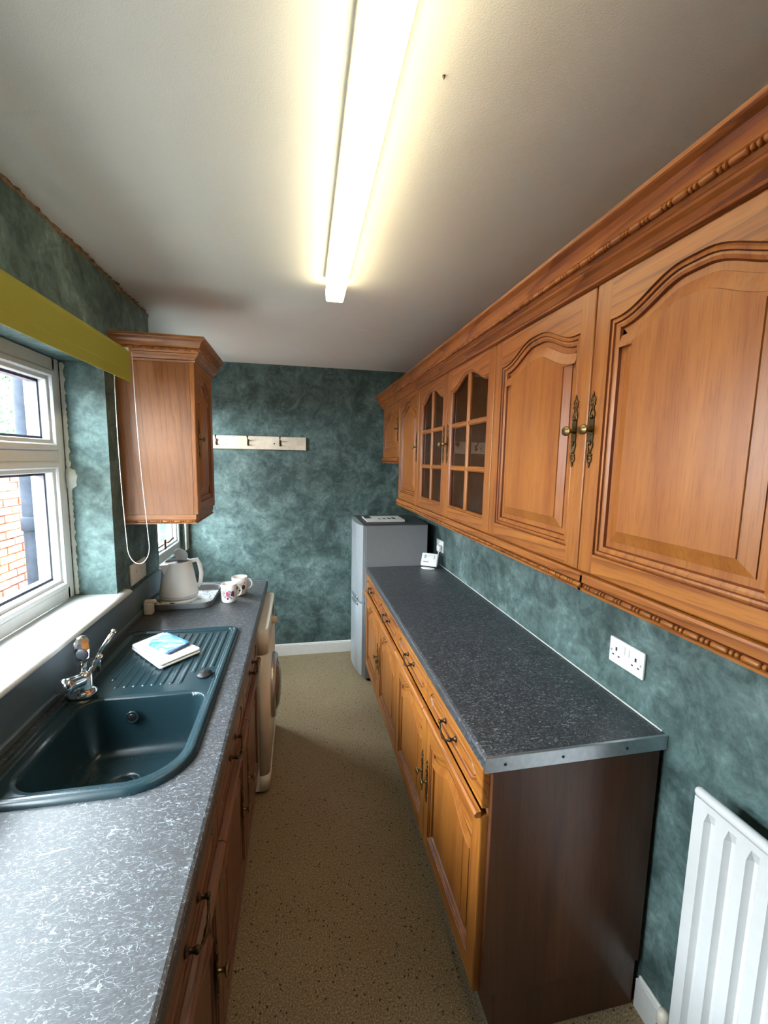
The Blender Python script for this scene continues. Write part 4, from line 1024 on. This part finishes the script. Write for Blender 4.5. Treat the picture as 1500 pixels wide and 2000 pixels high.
def patch(g, c, R, Hh, a0, z0, ra, rz, mat=0, n=10, k=1.0, grow=.0006):
    pts = []
    for j in range(n):
        t = 2*PI*j/n; a = a0+ra*math.cos(t)/R; z = z0+rz*math.sin(t); rr = R*(.93+.06*z/Hh)+.0012*k+grow
        pts.append((c[0]+rr*math.cos(a), c[1]+rr*math.sin(a), c[2]+z))
    rr = R*(.93+.06*z0/Hh)+.0012*k+grow+.0003
    ctr = (c[0]+rr*math.cos(a0), c[1]+rr*math.sin(a0), c[2]+z0)
    g.add(pts+[ctr], [(i, (i+1) % n, n) for i in range(n)], mat, True)
c1 = (-.372, 2.335, WT+.0006); m1 = mug(c1, .25, .041, .098, 'white mug with a pink flower pattern, nearer of the two mugs')
g = G()
face = -PI/2-.1
for da, z, s, m_ in ((0.05, .055, .010, 0), (.16, .044, .008, 0), (-.02, .042, .006, 0), (.75, .055, .011, 2), (.62, .045, .008, 2), (.85, .04, .007, 2), (.3, .05, .006, 1), (.4, .062, .006, 1), (.35, .034, .006, 1), (-.35, .055, .006, 1), (-.5, .063, .005, 1), (-.45, .043, .005, 1), (-.25, .034, .006, 1), (-.62, .052, .005, 1), (.1, .026, .007, 2), (.2, .068, .004, 1), (-.2, .07, .004, 1), (.52, .026, .005, 1)):
    patch(g, c1, .041, .098, face+da, z, s*.8, s, m_)
g.build('flower_print', [M['pink'], M['leaf_print'], M['purple']], m1, fix=False)
c2 = (-.333, 2.462, WT+.0006); m2 = mug(c2, .15, .043, .100, 'white mug with a black and white panda face, behind the flower mug')
g = G()
for s in (-1, 1): patch(g, c2, .043, .100, -PI/2+.15+s*.48, .046, .010, .014, 0, 14, 1.4)
patch(g, c2, .043, .100, -PI/2+.15, .030, .007, .005, 0, 10, 1.4)
for s in (-1, 1): patch(g, c2, .043, .100, -PI/2+.15+s*.62, .070, .003, .004, 0, 10, 1.4)
g.build('panda_print', M['dark_ink'], m2, fix=False)

# ---- radiator
def radiator():
    xf = .945; y1 = .778; y0 = -.50; zb, zt = .14, .895
    r = thing('radiator', 'white panel radiator on the right wall beside the dark cabinet end', 'radiator', ((xf+XR)/2, .1, zb))
    pitch = .0495; g = G(); prof = [(xf, y1), (xf, y1-.028)]; y = y1-.028
    while y-pitch > y0:
        prof += [(xf+.013, y-.008), (xf+.013, y-.016), (xf, y-.026), (xf, y-pitch)]; y -= pitch
    prof.append((xf, y0))
    def ring(z, k): return [(xf+(x-xf)*k, yy, z) for x, yy in prof]
    zz = [(zb, 0), (zb+.03, 0), (zb+.055, 1), (zt-.060, 1), (zt-.030, 0), (zt-.012, 0)]
    g.rings([ring(z, k) for z, k in zz], closed=False, smooth=False)
    back = [[(xf+.016, y1, z), (xf+.016, y0, z)] for z in (zb, zt-.012)]
    g.rings(back, closed=False, smooth=False); g.quad((xf, y1, zb), (xf+.016, y1, zb), (xf+.016, y1, zt-.012), (xf, y1, zt-.012)); g.build('panel', M['rad'], r, fix=False)
    G().tube([(xf+.006, y0, zt), (xf+.006, y1-.006, zt), (xf+.006, y1, zt)], [.0125, .0125, .009], 16).build('top_rail', M['rad'], r)
    G().tube([(xf+.008, y0, zb+.006), (xf+.008, y1-.002, zb+.006)], .010, 12).build('bottom_rail', M['rad'], r)
    g = G(); y = y1-.05
    while y > y0+.05: g.box(xf+.0165, xf+.042, y-.002, y+.002, zb+.05, zt-.05); y -= .025
    tag(g.build('convector_fins', M['rad'], r), kind='stuff')
    for y in (y1-.15, y0+.15): G().box(xf+.043, XR-.0006, y-.02, y+.02, zb+.08, zt-.08, .003).build('wall_bracket', M['rad'], r)
    v = G().tube([(xf+.008, y1-.004, zb+.02), (xf+.008, y1+.025, zb+.02)], .008, 12).tube([(xf+.012, y1+.026, .0), (xf+.012, y1+.026, zb+.01)], .0075, 12).lathe([(.013, 0), (.014, .02), (.012, .03)], (xf+.012, y1+.026, zb+.005), n=16).build('valve', M['brass'], r)
    G().lathe([(.012, 0), (.015, .004), (.016, .03), (.012, .043), (1e-5, .045)], (xf+.012, y1+.026, zb+.034), n=18).build('valve_cap', M['cream'], v)
radiator()
